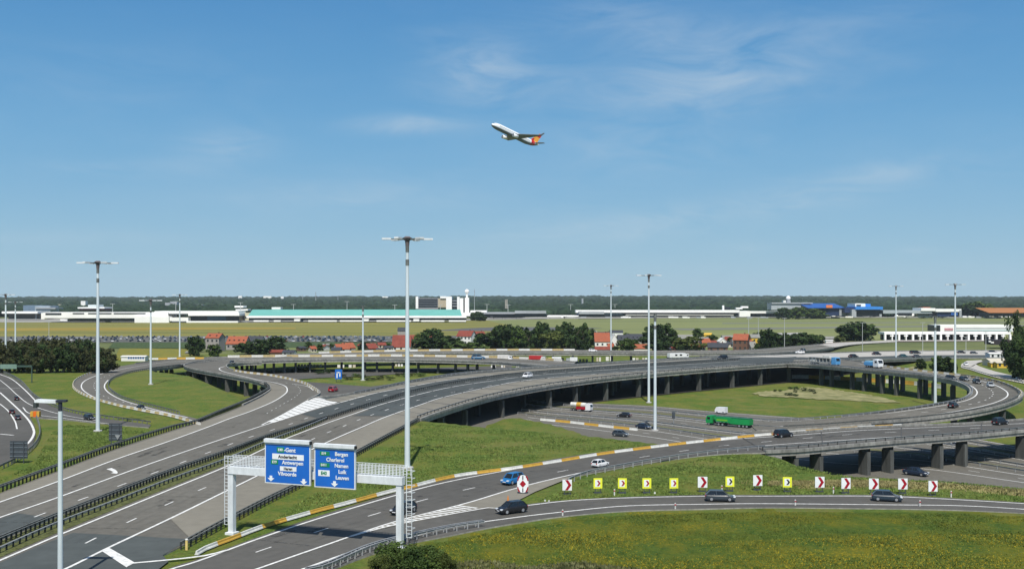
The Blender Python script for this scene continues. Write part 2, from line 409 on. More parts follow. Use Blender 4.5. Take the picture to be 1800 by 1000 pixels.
# ---------------------------------------------------------------- roads on the ground
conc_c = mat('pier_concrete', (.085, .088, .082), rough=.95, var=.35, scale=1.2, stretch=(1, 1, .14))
conc_e = mat('edge_beam_concrete', (.23, .228, .21), rough=.9, var=.38, scale=1.3, var2=.2, scale2=.3, stretch=(1, 1, .1))
def rail(name, p, label, group=None, post=4.0, h=.75, m=None, double=False, cat='guardrail', mp=None):
    """steel guardrail: a W beam on posts, standing along the world polyline p"""
    m = m or steel; root = empty(name, tuple(p[0]), label=label, cat=cat, group=group)
    o0 = Vector(p[0]); q = p-p[0]; nrm = normals(p)
    sides = (-.28, .28) if double else (0.0,)
    mb = MB()
    for sd in sides:
        c = q+nrm*sd
        for z0, z1, off in ((h-.31, h-.20, .0), (h-.20, h-.155, -.06), (h-.155, h-.11, -.06), (h-.11, h, .0)):
            for sgn in (1,):
                a = c+nrm*off; b = c+nrm*(off if abs(off) < .01 else off)
                for i in range(len(q)-1):
                    mb.quad(Vector(a[i])+Vector((0, 0, z0)), Vector(a[i+1])+Vector((0, 0, z0)), Vector(b[i+1])+Vector((0, 0, z1)), Vector(b[i])+Vector((0, 0, z1)))
        for i in range(len(q)-1):      # top lip gives the beam its thickness from above
            a, b = Vector(c[i]), Vector(c[i+1]); n1_ = Vector(nrm[i]); n2_ = Vector(nrm[i+1])
            mb.quad(a-n1_*.09+Vector((0, 0, h)), b-n2_*.09+Vector((0, 0, h)), b+n2_*.09+Vector((0, 0, h-.02)), a+n1_*.09+Vector((0, 0, h-.02)))
    mb.build('beam', m, root)
    d = np.r_[0, np.cumsum(np.linalg.norm(np.diff(q, axis=0), axis=1))]; pm = MB(); k = int(d[-1]/post)
    for j in range(k+1):
        s = j*post; c = Vector([np.interp(s, d, q[:, i]) for i in range(3)])
        n_ = Vector([np.interp(s, d, nrm[:, i]) for i in range(3)])
        for sd in sides:
            e = c+n_*sd; pm.box(e.x-.08, e.x+.08, e.y-.08, e.y+.08, e.z-.3, e.z+h-.05)
        if double: pm.bar(c+n_*-.3+Vector((0, 0, h-.15)), c+n_*.3+Vector((0, 0, h-.15)), .1, .12)
    o = pm.build('posts', mp or m, root); tag(o, kind='stuff')
    return root

bar_mesh = {}
yel2 = mat('weathered_barrier_yellow', (.42, .33, .16), rough=.8, var=.2, scale=1.5); wht2 = mat('weathered_barrier_white', (.58, .57, .52), rough=.8, var=.15, scale=1.5)
def barrier(name, p, label, L=3.6, h=.85, group='yellow and white barriers', rep=2, old=False):
    """line of precast barrier blocks painted in turn yellow and white; each block is a part"""
    root = empty(name, tuple(p[0]), label=label, cat='barrier', group=None)
    d = np.r_[0, np.cumsum(np.linalg.norm(np.diff(p, axis=0), axis=1))]; n = int(d[-1]/L)
    for c in ('y', 'w'):
        if (c, L, h, old) not in bar_mesh:
            mb = MB(); mb.prism([(.03, -.22, 0), (.03, .22, 0), (.03, .19, .12), (.03, .11, h*.5), (.03, .09, h), (.03, -.09, h), (.03, -.11, h*.5), (.03, -.19, .12)], (L-.06, 0, 0))
            bar_mesh[(c, L, h, old)] = mb.mesh('block', (yel2 if old else yel) if c == 'y' else (wht2 if old else wht))
    for j in range(n):
        a = Vector([np.interp(j*L, d, p[:, i]) for i in range(3)]); b = Vector([np.interp((j+1)*L, d, p[:, i]) for i in range(3)])
        o = mobj('barrier_block', bar_mesh[('y' if (j//rep) % 2 else 'w', L, h, old)], root)
        o.location = a-Vector(p[0]); o.rotation_euler = (0, -math.asin(max(-1, min(1, (b.z-a.z)/L))), math.atan2(b.y-a.y, b.x-a.x))
    return root

motor = Strip([(-150, 925, 60, 1060, U), (0, 866, 275, 980, U), (100, 828, 400, 915, U), (200, 790, 470, 880, U), (300, 757, 540, 845, U), (385, 730, 620, 800, U),
    (460, 714, 700, 757, U), (545, 700, 737, 739, U), (600, 695, 780, 723, 6.2), (650, 686, 860, 699, 6.6), (720, 671, 950, 681, 7.0), (800, 658, 1050, 667, 7.4), (900, 649, 1140, 658, 7.6),
    (1000, 642.5, 1250, 649, 7.7), (1140, 634, 1350, 642, 7.6), (1250, 628, 1420, 638, 7.2), (1350, 624, 1500, 633.5, 6.0), (1450, 620.5, 1580, 631.5, 3.2), (1550, 617.5, 1650, 630, .6), (1700, 616, 1740, 630, .1), (1880, 615, 1880, 631, .06)], 160)
tv = motor.t_at(742, 1.0, .2, .6)          # the viaduct starts where the bank ends
iv = int(tv*159)
mb = MB(); motor.slab(mb, .5, 0, iv+1); road = mb.build('motorway', [asph, conc]); tag(road, kind='structure')

def viaduct(name, st, label, i0, i1, cols, surf=asph_t, th=1.15, near_u=1.0, par=True, cat='viaduct', cw=1.5, rows=(.88, .14), dz=0, group=None, kerbm=None):
    root = empty(name, (0, 0, 0), label=label, cat=cat, group=group)
    mb = MB(); st.slab(mb, th, i0, i1, dz); mb.build('deck', [surf, conc], root)
    t0, t1 = i0/(st.n-1), (i1-1)/(st.n-1)
    if par:
        for u, s in ((0, 0), (1, 1)):
            p = st.line(u, t0, t1, dz=dz); nrm = normals(p); c = np.array(st.at((t0+t1)/2, .5)); 
            mb = MB()
            for i in range(len(p)-1):
                mb.bar(Vector(p[i])+Vector((0, 0, .08)), Vector(p[i+1])+Vector((0, 0, .08)), .5, .6)
            mb.build('edge_beam', kerbm or conc_e, root)
    for t in cols:
        if not (t0 <= t <= t1): continue
        for u in rows:
            p = st.at(t, u); q = st.at(min(t+.004, 1), u); a = math.atan2(q.y-p.y, q.x-p.x)
            zg = float(terrain_z(p.x, p.y))-.5; zt = p.z-th+.02+dz
            if zt-zg < 1.6: continue
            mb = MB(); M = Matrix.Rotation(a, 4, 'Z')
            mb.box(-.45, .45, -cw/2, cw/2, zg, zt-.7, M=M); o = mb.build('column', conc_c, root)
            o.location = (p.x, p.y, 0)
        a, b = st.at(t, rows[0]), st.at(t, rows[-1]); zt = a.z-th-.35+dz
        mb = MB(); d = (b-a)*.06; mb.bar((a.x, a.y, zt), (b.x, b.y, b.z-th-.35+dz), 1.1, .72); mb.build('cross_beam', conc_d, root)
    return root
cols = [motor.t_at(x, 1.0, tv, .95) for x in (782, 824, 890, 973, 1020, 1073, 1130, 1183, 1237, 1296, 1345, 1393)]
mv = viaduct('motorway_viaduct', motor, 'long curved grey motorway viaduct sweeping across the middle on rows of concrete columns', iv, 160, cols, rows=(.965, .78, .60, .42, .24, .05), cw=1.5)
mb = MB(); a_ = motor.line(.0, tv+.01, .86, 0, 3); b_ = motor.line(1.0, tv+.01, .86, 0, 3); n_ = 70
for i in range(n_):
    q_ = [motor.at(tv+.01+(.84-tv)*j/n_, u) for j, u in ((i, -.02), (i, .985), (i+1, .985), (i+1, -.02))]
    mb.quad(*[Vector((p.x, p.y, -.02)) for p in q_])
tag(mb.build('earth_painted_shade', mat('earth_painted_shade', (.030, .027, .022), rough=1, var=.3, scale=.4)), kind='structure')  # near-black earth sheet: the shade under the viaduct is put into its colour

hair = Strip([(300, 760, 420, 770, U), (385, 729, 480, 735, U), (430, 711, 545, 702, U), (462, 695, 562, 692, U), (475, 684.5, 553, 683, U), (468, 676, 530, 672, U), (440, 667.5, 480, 661, U),
    (400, 660, 430, 655, U), (355, 652, 407, 650, U), (330, 646.5, 399, 646, U), (324, 641.5, 398, 643, U), (345, 636, 403, 640.2, U), (385, 632, 425, 638, U), (450, 629.5, 460, 637, U)], 110)
ih = int(hair.t_at(430, 0, 0, .3)*109)
mb = MB(); hair.slab(mb, .3, 0, ih+1, dz=.03); tag(mb.build('hairpin_road', [asph, conc]), kind='structure')
viaduct('hairpin_ramp', hair, 'tight hairpin slip road on a low viaduct curling left of the motorway', ih, 110, np.linspace(.3, .97, 12), surf=asph, rows=(.08, .5, .92), dz=.03)

lloop = Strip([(352, 747, 352, 737, U), (300, 732, 300, 724, U), (250, 722.5, 250, 711.5, U), (205, 713, 215, 701, U), (160, 700, 197, 691, U), (135, 688, 188, 683, U), (127, 678, 187, 675.5, U),
    (134, 667, 192, 668, U), (160, 655.5, 205, 661.5, U), (200, 645.5, 230, 654, U), (250, 637.5, 270, 647.5, U), (300, 632.5, 310, 643, U), (350, 629.5, 345, 638, U), (410, 627.5, 400, 633.5, U), (490, 626, 480, 631.5, U)], 110)
il = int(lloop.t_at(262, 1, .6, 1)*109)
mb = MB(); lloop.slab(mb, .3, 0, il+1); tag(mb.build('loop_road', [asph, conc]), kind='structure')
viaduct('loop_viaduct', lloop, 'end of the left loop road carried on stubby dark columns', il, 110, [lloop.t_at(x, 1, .7, 1) for x in (286, 303, 345, 390, 440)], surf=asph)

farb = Strip([(400, 627.8, 405, 633.5, U), (450, 627.2, 450, 634.5, U), (560, 626.8, 560, 632, U), (700, 626, 700, 632, U), (850, 628.3, 850, 635.5, U), (930, 631, 930, 641, U), (1010, 636, 1010, 650, U)], 90)
viaduct('far_viaduct', farb, 'lower one of the two far viaducts, with bright gaps between its columns', 0, 90, [farb.t_at(x, 1) for x in (441, 466, 482, 500, 520, 545, 572, 600, 642, 662, 690, 735, 770, 800, 822, 838, 868)], surf=asph, dz=-.03, cw=1.2)
fara = Strip([(440, 626.5, 440, 630.5, U), (560, 621, 560, 625.3, U), (700, 617.5, 700, 621.5, U), (850, 616, 850, 620.6, U), (1000, 616, 1000, 620.6, U), (1140, 617, 1140, 621, U), (1250, 616.5, 1270, 621, U),
    (1320, 615, 1370, 619.5, 5.6), (1400, 608.5, 1440, 614.5, 3.2), (1490, 601.5, 1500, 605, 1), (1575, 597.5, 1575, 600.5, .2)], 90)
viaduct('upper_far_viaduct', fara, 'thin pale viaduct farthest back, running in front of the village trees', 0, 76, [fara.t_at(x, 1) for x in np.arange(700, 1340, 34)], surf=asph, dz=-.06, cw=1.2)
mb = MB(); fara.slab(mb, .4, 75, 90, dz=-.02); tag(mb.build('approach_road', [asph_pale, conc]), kind='structure')

rloop = Strip([(1385, 640.5, 1395, 634, 7.4), (1430, 642, 1470, 632.5, 7.6), (1480, 646.5, 1520, 637, 7.8), (1540, 652, 1560, 645, 7.8), (1600, 658, 1610, 651.5, 7.8), (1640, 663.5, 1660, 657, 7.7), (1675, 670, 1712, 663.5, 7.5),
    (1698, 679, 1758, 672.5, 7.3), (1706, 687.5, 1789, 685, 7.1), (1702, 696, 1798, 695, 7.0), (1685, 704, 1785, 705, 6.8), (1650, 711, 1750, 717, 6.4), (1600, 718.5, 1690, 728.5, 5.7), (1540, 726.5, 1610, 738, 4.6),
    (1470, 733.5, 1520, 744.5, 2.8), (1400, 738.5, 1430, 751, 1.3), (1310, 741, 1330, 756, .2)], 150)
ir = int(rloop.t_at(1470, 0, .75, 1)*149)
def rl(x, a, b, u=0): return rloop.t_at(x, u, a, b)
viaduct('loop_ramp_viaduct', rloop, 'tight curved loop ramp on a viaduct at the right, open columns beneath it', 0, ir,
        [rl(x, 0, .45) for x in (1440, 1458, 1495, 1517, 1550, 1575, 1616, 1640, 1672)]+[rl(x, .4, .8, 1) for x in (1770, 1715)]+[.80, .85], surf=asph, rows=(.08, .92), dz=.04, cw=1.5)
mb = MB(); rloop.slab(mb, 1.0, ir-1, 150, dz=.03); tag(mb.build('loop_ramp_road', [asph, conc]), kind='structure')

ramp = Strip([(180, 1050, 400, 1060, U), (300, 997, 470, 1003, U), (350, 981, 520, 985, U), (450, 944, 595, 956, U), (560, 906, 680, 926, U), (700, 864, 800, 893, U), (790, 841, 880, 868, U), (900, 820, 960, 846, U),
    (1000, 802, 1050, 829, U), (1100, 788, 1150, 811, U), (1200, 776, 1250, 799, U), (1300, 767.5, 1345, 794.5, U), (1400, 761, 1410, 791.5, U), (1500, 753.5, 1500, 783, U), (1600, 749, 1600, 775, U), (1700, 745, 1700, 767.5, U), (1800, 738, 1800, 758, U), (1920, 729, 1920, 747, U)], 140)
ib = int(ramp.t_at(1352, 1, .5, 1)*139)
mb = MB(); ramp.slab(mb, .25, 0, ib+1, dz=-.01); tag(mb.build('slip_road', [asph_d, conc]), kind='structure')
viaduct('slip_road_viaduct', ramp, 'right end of the slip road crossing the sunken motorway on paired columns', ib, 140, [ramp.t_at(x, 1, .5, 1) for x in (1436, 1520, 1560, 1648, 1690, 1796)]+[ramp.t_at(x, 1, .5, 1) for x in (1395,)], surf=asph_d, rows=(.93, .35), cw=2.3, th=.85)
cst = Strip([(420, 1000, 400, 1075, U), (520, 972, 540, 1018, U), (600, 950, 640, 977, U), (700, 922, 715, 955, U), (800, 902, 800, 938, U), (860, 892, 860, 926, U), (920, 886, 920, 916, U), (985, 879, 985, 907, U), (1100, 872.5, 1100, 897, U), (1237, 869, 1237, 893, U),
    (1350, 869, 1350, 891, U), (1537, 869, 1565, 893, U), (1662, 874, 1700, 896, U), (1850, 886, 1850, 904, U), (2000, 900, 2000, 918, U)], 110)
mb = MB(); cst.slab(mb, .25, dz=-.02); tag(mb.build('exit_road', [asph_d, conc]), kind='structure')

low = Strip([(800, 674, 700, 715, .0), (860, 686, 800, 745, .0), (960, 703, 900, 760, .0), (1040, 708.5, 1010, 775, .0), (1140, 713, 1150, 800, .0), (1240, 721.5, 1290, 830, .0),
    (1340, 729, 1400, 850, .0), (1440, 736.5, 1500, 862, .0), (1600, 753, 1640, 865, .0), (1750, 777, 1780, 880, .0), (1900, 806, 1950, 900, .0)], 150)
mb = MB(); low.slab(mb, 0, dz=.0); tag(mb.build('sunken_motorway', [asph, conc]), kind='structure')

lr = Strip([(-40, 642, -40, 690, U), (0, 654, 0, 702, U), (34, 671, 28, 722, U), (62, 699, 60, 733, U), (110, 720.5, 110, 737, U), (170, 733, 170, 743, U), (265, 746, 262, 751, U)], 60)
mb = MB(); lr.slab(mb, .2, dz=.01); tag(mb.build('left_ramp', [asph_d, conc]), kind='structure')
sheet('left_road', [(-300, 690), (-30, 672), (0, 694), (30, 712), (52, 731), (61, 748), (63, 765), (58, 780), (45, 792), (25, 806), (0, 818), (-60, 838), (-300, 900)], U+.025, asph_d)
sheet('tongue_road', [(540, 671), (570, 673), (620, 677), (650, 679), (720, 671), (800, 664), (960, 652), (980, 660), (720, 705), (560, 716), (530, 700)], .03, asph_d)
tr2 = Strip([(1700, 634, 1690, 640, 0), (1735, 633, 1690, 646, .0), (1716, 640, 1705, 650, .0), (1740, 650, 1730, 658, .0), (1780, 660, 1765, 667, .0), (1860, 676, 1850, 684, .0)], 50)
mb = MB(); tr2.slab(mb, 0, dz=.10); tag(mb.build('right_far_ramp', [asph_pale, conc]), kind='structure')
inner = Strip([(1380, 664, 1380, 667, 0), (1500, 671, 1500, 676, 0), (1600, 679, 1600, 685, 0), (1680, 690, 1670, 696, 0), (1740, 704, 1730, 712, 0), (1790, 730, 1780, 740, 0)], 40)

# asphalt sheets: paler shoulders, darker lanes, repairs
SZ = U+.05
sheet('gore_apron', [(612, 941), (700, 914), (817, 884), (900, 860), (975, 841), (1012, 836), (985, 846), (940, 864), (905, 882), (872, 893), (850, 893), (700, 922)], U+.01, asph_tan)
sheet('dark_asphalt', [(-60, 1003), (0, 988), (60, 962), (128, 936), (230, 941), (333, 947), (318, 957), (286, 975), (296, 986), (240, 1030), (-60, 1100)], U+.035, asph_t)
sheet('dark_asphalt', [(-60, 930), (0, 911), (30, 901), (100, 911), (60, 925), (0, 946), (-60, 970)], U+.035, asph_t)
def band(name, pa, pb, m, dz, par=None):
    n = 90; A = np.array(cr([P(x, y, U) for x, y in pa], n)); B = np.array(cr([P(x, y, U) for x, y in pb], n)); mb = MB(); q = []
    for a_, b_ in zip(A, B):
        q.append([hit(900+F*t[0]/t[1], HZ+F*(CH-t[2])/t[1]) + Vector((0, 0, dz)) for t in (a_, b_)])
    for i in range(n-1): mb.quad(q[i][0], q[i][1], q[i+1][1], q[i+1][0])
    return tag(mb.build(name, m), kind='structure')
band('lane_asphalt', [(530, 728), (600, 708), (720, 681), (850, 662), (1060, 644), (1250, 632), (1400, 627)], [(560, 735), (640, 715), (720, 692), (850, 668), (1060, 648), (1250, 636), (1400, 630)], asph_t, .045)
band('lane_asphalt', [(620, 731), (700, 703), (780, 684), (860, 671), (960, 659), (1140, 646), (1300, 635), (1400, 630.5)], [(680, 731), (740, 710), (780, 697.5), (860, 679.5), (960, 665), (1140, 651), (1300, 641), (1400, 635)], asph_t, .045)
band('shoulder_asphalt', [(560, 704), (600, 697), (650, 688), (720, 673.5), (800, 661), (900, 651.5), (1000, 645), (1140, 636), (1250, 629.5)], [(600, 707), (640, 697), (660, 691), (720, 680), (780, 669), (850, 661), (950, 652), (1060, 643), (1250, 631.5)], asph_tan, .05)
band('shoulder_asphalt', [(300, 912), (400, 864), (500, 815), (580, 777), (640, 751), (680, 733), (740, 712), (780, 699), (860, 681), (920, 670), (1000, 662), (1100, 654.5), (1300, 642)], [(334, 946), (400, 913), (470, 878), (540, 843), (620, 798), (700, 755), (736, 737), (780, 722), (860, 698), (950, 680), (1050, 666), (1100, 659.5), (1300, 645)], asph_tan, .05)
sheet('shoulder_asphalt', [(0, 868), (100, 830), (200, 792), (300, 759), (385, 732), (430, 713), (462, 697), (474, 686), (467, 677), (455, 673), (470, 671), (500, 679), (504, 686), (499, 694), (480, 706), (440, 723), (367, 750), (205, 807), (100, 847), (0, 882)], U+.045, asph_tan)

# grass median with its rails
sheet('median_grass', [(-60, 972), (0, 951), (100, 909), (200, 869), (300, 830), (392, 797), (470, 768), (520, 752), (560, 738), (575, 736), (530, 758), (480, 781), (400, 815), (300, 855), (200, 895), (100, 936), (0, 979), (-60, 1002)], U+.04, mat('median_weeds', (.055, .065, .018), rough=1, var=.45, scale=1.4, c2=(.10, .11, .035), bump=1))

# the far end of the motorway is pale concrete
mb = MB(); a0_ = motor.line(.05, .74, 1, .03); b0_ = motor.line(.62, .74, 1, .03); k_ = min(len(a0_), len(b0_)); ii = np.linspace(0, 1, 60)
A_ = [motor.at(t, .05) for t in np.linspace(.76, 1, 60)]; B_ = [motor.at(t, .05+.55*min(1, i/14)) for i, t in enumerate(np.linspace(.76, 1, 60))]
for i in range(59): up4 = Vector((0, 0, .04)); mb.quad(A_[i]+up4, B_[i]+up4, B_[i+1]+up4, A_[i+1]+up4)
tag(mb.build('pale_carriageway', asph_pale), kind='structure')
sheet('under_road_shade', [(430, 656), (560, 653), (700, 648), (900, 642), (900, 647), (760, 653), (640, 661), (560, 664), (470, 670)], .03, asph_d)  # dark asphalt strip added to stand in for the shadows between the viaducts
blk0 = mat('joint_black', (.07, .07, .068), rough=.9)
# painted lines
def lines(name, specs, parent=None):
    mb = MB()
    for px, wd, dz, *da in specs:
        p = hpath(px)
        if da: dashes(mb, p, wd, da[0], da[1], da[2] if len(da) > 2 else 0, dz)
        else: ribbon(mb, p, wd, dz)
    o = mb.build(name, paint_w, parent); return o
LA = [(-40, 897), (0, 882.5), (100, 847), (205, 807), (290, 778), (367, 750), (400, 737), (440, 723), (480, 706), (499, 694), (505, 686), (500, 678), (480, 672), (455, 668), (430, 662), (400, 655), (388, 651), (386, 647), (395, 644)]
LB = [(-40, 925), (0, 909.5), (100, 875), (250, 820), (360, 782), (450, 752), (500, 736), (560, 717), (600, 707), (660, 691), (720, 680), (780, 669), (850, 661), (950, 652), (1060, 643), (1140, 637), (1250, 631), (1400, 626)]
LC = [(-30, 943), (60, 909), (137, 880), (204, 856), (312, 816), (432, 771), (500, 749), (556, 729), (606, 714), (656, 700), (703, 689), (760, 680), (850, 668), (950, 656), (1140, 640), (1300, 631)]
LD = [(-40, 1001), (0, 985), (100, 942), (200, 901), (300, 860), (400, 819), (470, 786), (500, 772), (560, 749), (620, 728), (680, 708), (780, 683), (860, 670), (960, 658), (1140, 645), (1300, 634)]
LE = [(150, 955), (216, 922), (282, 892), (340, 866), (390, 845), (430, 828), (565, 765), (591, 755), (616, 744), (666, 725), (740, 702), (820, 685), (900, 672), (1000, 661), (1140, 650), (1300, 639)]
LF = [(60, 1022), (115, 1000), (192, 962), (300, 911), (400, 862), (500, 813), (580, 775), (640, 749), (680, 732), (740, 711), (780, 698), (860, 680), (920, 669), (1000, 661), (1140, 651), (1300, 641), (1400, 636)]
lines('lane_marking', [(LA, .38, .06), (LB, .38, .06), (LC, .24, .06, 2.8, 8.5), (LD, .38, .06), (LE, .24, .06, 2.8, 8.5), (LF, .38, .06), ([(460, 747), (500, 727), (549, 699)], .38, .07),
    ([(484, 671), (510, 674), (524, 680), (528, 688), (520, 697), (505, 706), (465, 729)], .2, .06, 1.5, 4.5), ([(516, 675), (540, 679), (551, 686)], .3, .06)], road)
def stripes(px_a, px_b, n, m, z, frac=.55, name='hatching'):
    a, _ = path(px_a, U, n*8); b, _ = path(px_b, U, n*8); mb = MB(); k = 8
    for j in range(n-1):
        i0 = j*k; i1 = int(j*k+k*frac)
        q = [a[i0], a[i1], b[min(i1+4, len(b)-1)], b[min(i0+4, len(b)-1)]]
        mb.quad(*[Vector((t[0], t[1], z)) for t in q])
    return mb.build(name, m, road)
stripes([(470, 741), (500, 727), (548, 700), (575, 701)], [(474, 745), (500, 737), (560, 717), (598, 706)], 13, paint_w, U+.065, .88)
stripes([(640, 935), (700, 917), (817, 885)], [(640, 937), (700, 921), (850, 891)], 20, paint_w, U+.05, .5)
sheet('arrow_marking', [(187, 824), (196, 822), (203, 825), (207, 829), (206, 832), (195, 831), (200, 829), (193, 826)], U+.07, paint_w)
sheet('gore_marking', [(178, 967), (192, 962), (237, 988), (222, 996)], U+.075, paint_w)
BF = [(260, 1015), (300, 1000), (350, 985), (450, 948), (560, 911), (700, 869), (790, 846), (900, 825), (1000, 807), (1100, 793), (1200, 780), (1300, 771), (1400, 764.5), (1500, 757), (1600, 752.5), (1800, 744)]
BD = [(420, 981), (465, 965), (564, 932), (657, 904), (741, 879.5), (822, 859.5), (899, 844), (979, 829.5), (1050, 816), (1116, 805), (1182, 795), (1246, 786), (1310, 779.5), (1400, 771.5), (1500, 763), (1600, 758), (1780, 749)]
BN = [(440, 1004), (520, 976), (595, 950), (612, 944), (700, 915), (817, 885), (900, 860), (975, 841), (1050, 825), (1150, 806), (1225, 795), (1312, 786), (1400, 779), (1600, 766)]
CF = [(612, 944), (700, 921), (850, 893.5), (872, 893), (920, 889), (1000, 880), (1100, 875), (1242, 872), (1350, 872), (1537, 872), (1662, 877), (1850, 888)]
CN = [(490, 1016), (540, 997), (655, 957), (715, 945), (800, 925), (900, 910), (985, 900), (1100, 889), (1237, 886), (1350, 885), (1565, 887), (1700, 889), (1850, 898)]
lines('slip_marking', [(BF, .36, .03), (BD, .22, .03, 2.8, 8.2, 3), (BN, .36, .045), (CF, .36, .045), (CN, .36, .03), ([(222, 991), (290, 985), (360, 977), (400, 967)], .5, .08)], road)
BFe, BNe = 0, 0
lines('left_marking', [([(-20, 650), (0, 658), (20, 666), (40, 682), (60, 702), (62, 706)], .35, .06), ([(0, 690), (20, 708), (40, 727), (52, 741), (59, 755), (59, 764), (52, 776), (40, 786)], .45, .06),
    ([(0, 710), (14, 722), (26, 740), (30, 754)], .3, .06), ([(0, 668), (15, 680), (30, 694), (55, 712), (110, 729), (170, 739)], .25, .05), ([(0, 683), (16, 683), (36, 682)], .35, .08), ([(40, 716), (54, 727), (110, 735), (200, 746)], .3, .05), ([(0, 763), (24, 765)], .5, .06)], road)
lines('loop_marking', [([(340, 741), (300, 728), (250, 718), (200, 709), (170, 700), (150, 689), (143, 680), (147, 671), (162, 663), (190, 654), (230, 646), (280, 638), (330, 634)], .35, .05),
    ([(330, 734), (300, 727), (250, 714), (215, 703), (195, 693), (185, 684), (184, 676), (190, 668)], .35, .05),
    ([(260, 719), (215, 706), (190, 699), (172, 690), (165, 680), (168, 671), (182, 663), (210, 655)], .2, .05, 1.8, 5.5)], road)
def umark(st, us, wd, dz, t0=0, t1=1, dash=None, name='ramp_marking'):
    mb = MB()
    for u in us:
        p = st.line(u, t0, t1)
        if dash: dashes(mb, p, wd, *dash, 0, dz)
        else: ribbon(mb, p, wd, dz)
    return mb.build(name, paint_w, road)
umark(rloop, (.13, .72), .36, .08, .12, .97); umark(rloop, (.44,), .22, .08, .3, .95, (2, 4))
umark(farb, (.2, .8), .5, .04); umark(fara, (.2, .8), .5, .04)
umark(low, (.02, .13, .25), .3, .03, .2); umark(low, (.30, .43, .60, .72), .3, .03, .2); umark(low, (.36, .52, .66), .2, .03, .2, 1, (2.5, 8))
umark(motor, (.06, .9), .35, .05, .80, 1)

# wear: darker tyre tracks in the lanes, patched joints and repairs
def worn(name, c, amt, scale=.5):
    m = bpy.data.materials.new(name); m.use_nodes = True; t = m.node_tree; b = t.nodes['Principled BSDF']; b.inputs['Base Color'].default_value = (*c, 1); b.inputs['Roughness'].default_value = .9
    g = t.nodes.new('ShaderNodeNewGeometry'); n = t.nodes.new('ShaderNodeTexNoise'); n.inputs['Scale'].default_value = scale; n.inputs['Detail'].default_value = 6; t.links.new(g.outputs['Position'], n.inputs['Vector'])
    r = t.nodes.new('ShaderNodeMapRange'); r.inputs[1].default_value = .38; r.inputs[2].default_value = .72; r.inputs[3].default_value = 0; r.inputs[4].default_value = amt; t.links.new(n.outputs[0], r.inputs[0]); t.links.new(r.outputs[0], b.inputs['Alpha']); return m
wd_ = worn('tyre_track', (.035, .034, .032), .12, .34); wl_ = worn('worn_pale', (.24, .23, .20), .5, .5)
def tracks(centre, off, width=.55, m=None, dz=.052, name='tyre_track'):
    p = hpath(centre, 2.5); nrm = normals(p); mb = MB()
    for o_ in off: ribbon(mb, p+nrm*o_, width, dz)
    return mb.build(name, m or wd_, road)
def between(a, b, f, n=24):
    A_, B_ = cr([(x, y, 0) for x, y in a], n), cr([(x, y, 0) for x, y in b], n); return [(p[0]*(1-f)+q[0]*f, p[1]*(1-f)+q[1]*f) for p, q in zip(A_, B_)]
tracks(LC, (-2.9, -1.2, 1.1, 2.7)); tracks(LE, (-2.9, -1.2, 1.2, 2.9)); tracks([(0, 896), (100, 861), (230, 812), (400, 749), (470, 722), (515, 700), (522, 690)], (-1, 1), .7)
tracks(BD, (-2.7, -1.1, 1.1, 2.7), dz=.035); tracks([(560, 1000), (680, 962), (760, 934), (880, 904), (985, 890), (1100, 882), (1237, 879), (1350, 878.5), (1565, 879.5), (1700, 883), (1840, 891)], (-.9, .9), .6, dz=.035)
rr_ = random.Random(12); pm = MB(); pj = MB()
for path_, half, k in ((LC, 4, 16), (LE, 4, 20), (BD, 4, 14), ([(60, 880), (230, 812), (400, 749), (470, 722)], 2, 8)):
    p = hpath(path_, 1.0); nrm = normals(p)
    for _ in range(k):
        i = rr_.randrange(4, len(p)-12); o_ = rr_.uniform(-half, half); w2 = rr_.uniform(.3, 1.1); L2 = rr_.randrange(2, 8); q = p[i:i+L2]+nrm[i:i+L2]*o_; ribbon(pm, q, w2, .056)
    for i in range(8, len(p)-4, rr_.randrange(16, 22)):
        a_ = Vector(p[i]+nrm[i]*half*1.05); b_ = Vector(p[i]-nrm[i]*half*1.05); t_ = Vector(p[i+1]-p[i]).normalized()*.10; u_z = Vector((0, 0, .058)); pj.quad(a_-t_+u_z, b_-t_+u_z, b_+t_+u_z, a_+t_+u_z)
pm.build('asphalt_patch', worn('old_patch', (.045, .044, .042), .75, .8), road); pj.build('transverse_joint', worn('joint_tar', (.03, .03, .03), .9, 1.5), road)
# expansion joints and drain stains of the decks
for st_, ta, tb, n_ in ((motor, tv, .8, 22), (rloop, .05, .75, 20), (ramp, ib/139, .98, 5), (hair, .3, .95, 12)):
    mb = MB()
    for t_ in np.linspace(ta, tb, n_):
        a_, b_ = st_.at(t_, .01), st_.at(t_, .99); c_, d_ = st_.at(min(t_+.0012, 1), .01), st_.at(min(t_+.0012, 1), .99); z_ = Vector((0, 0, .075)); mb.quad(a_+z_, b_+z_, d_+z_, c_+z_)
    mb.build('expansion_joint', blk0, road)
# yellow and white block barriers
barrier('block_barrier', path([(345, 975), (362, 965), (400, 951), (450, 931.5), (480, 921.5), (560, 898.5), (600, 888.5), (685, 865.5), (720, 857.5), (800, 838), (900, 819.5+5), (985, 811), (1050, 800), (1100, 793), (1200, 780.5), (1350, 764.5), (1500, 753), (1600, 747.5)], U)[0],
        'long yellow and white block barrier along the far side of the front slip road', L=2.4, h=.44)
barrier('block_barrier', lloop.line(0.02, 0, .62), 'weathered yellow and white block barrier round the outside of the left loop road', L=2.5, rep=1, h=.55, old=True)
barrier('block_barrier', farb.line(0.03, .0, .97), 'yellow and white block barrier along the lower far viaduct', L=5.5, h=1.0, rep=1, old=True)
barrier('block_barrier', fara.line(0.03, .10, .42), 'pale yellow and white block barrier on the farthest viaduct', L=6, h=1.0, rep=1, old=True)
barrier('block_barrier', hair.line(0.97, .25, .60), 'yellow and white blocks around the outside of the hairpin ramp', L=2.6, rep=1, h=.7, old=True)
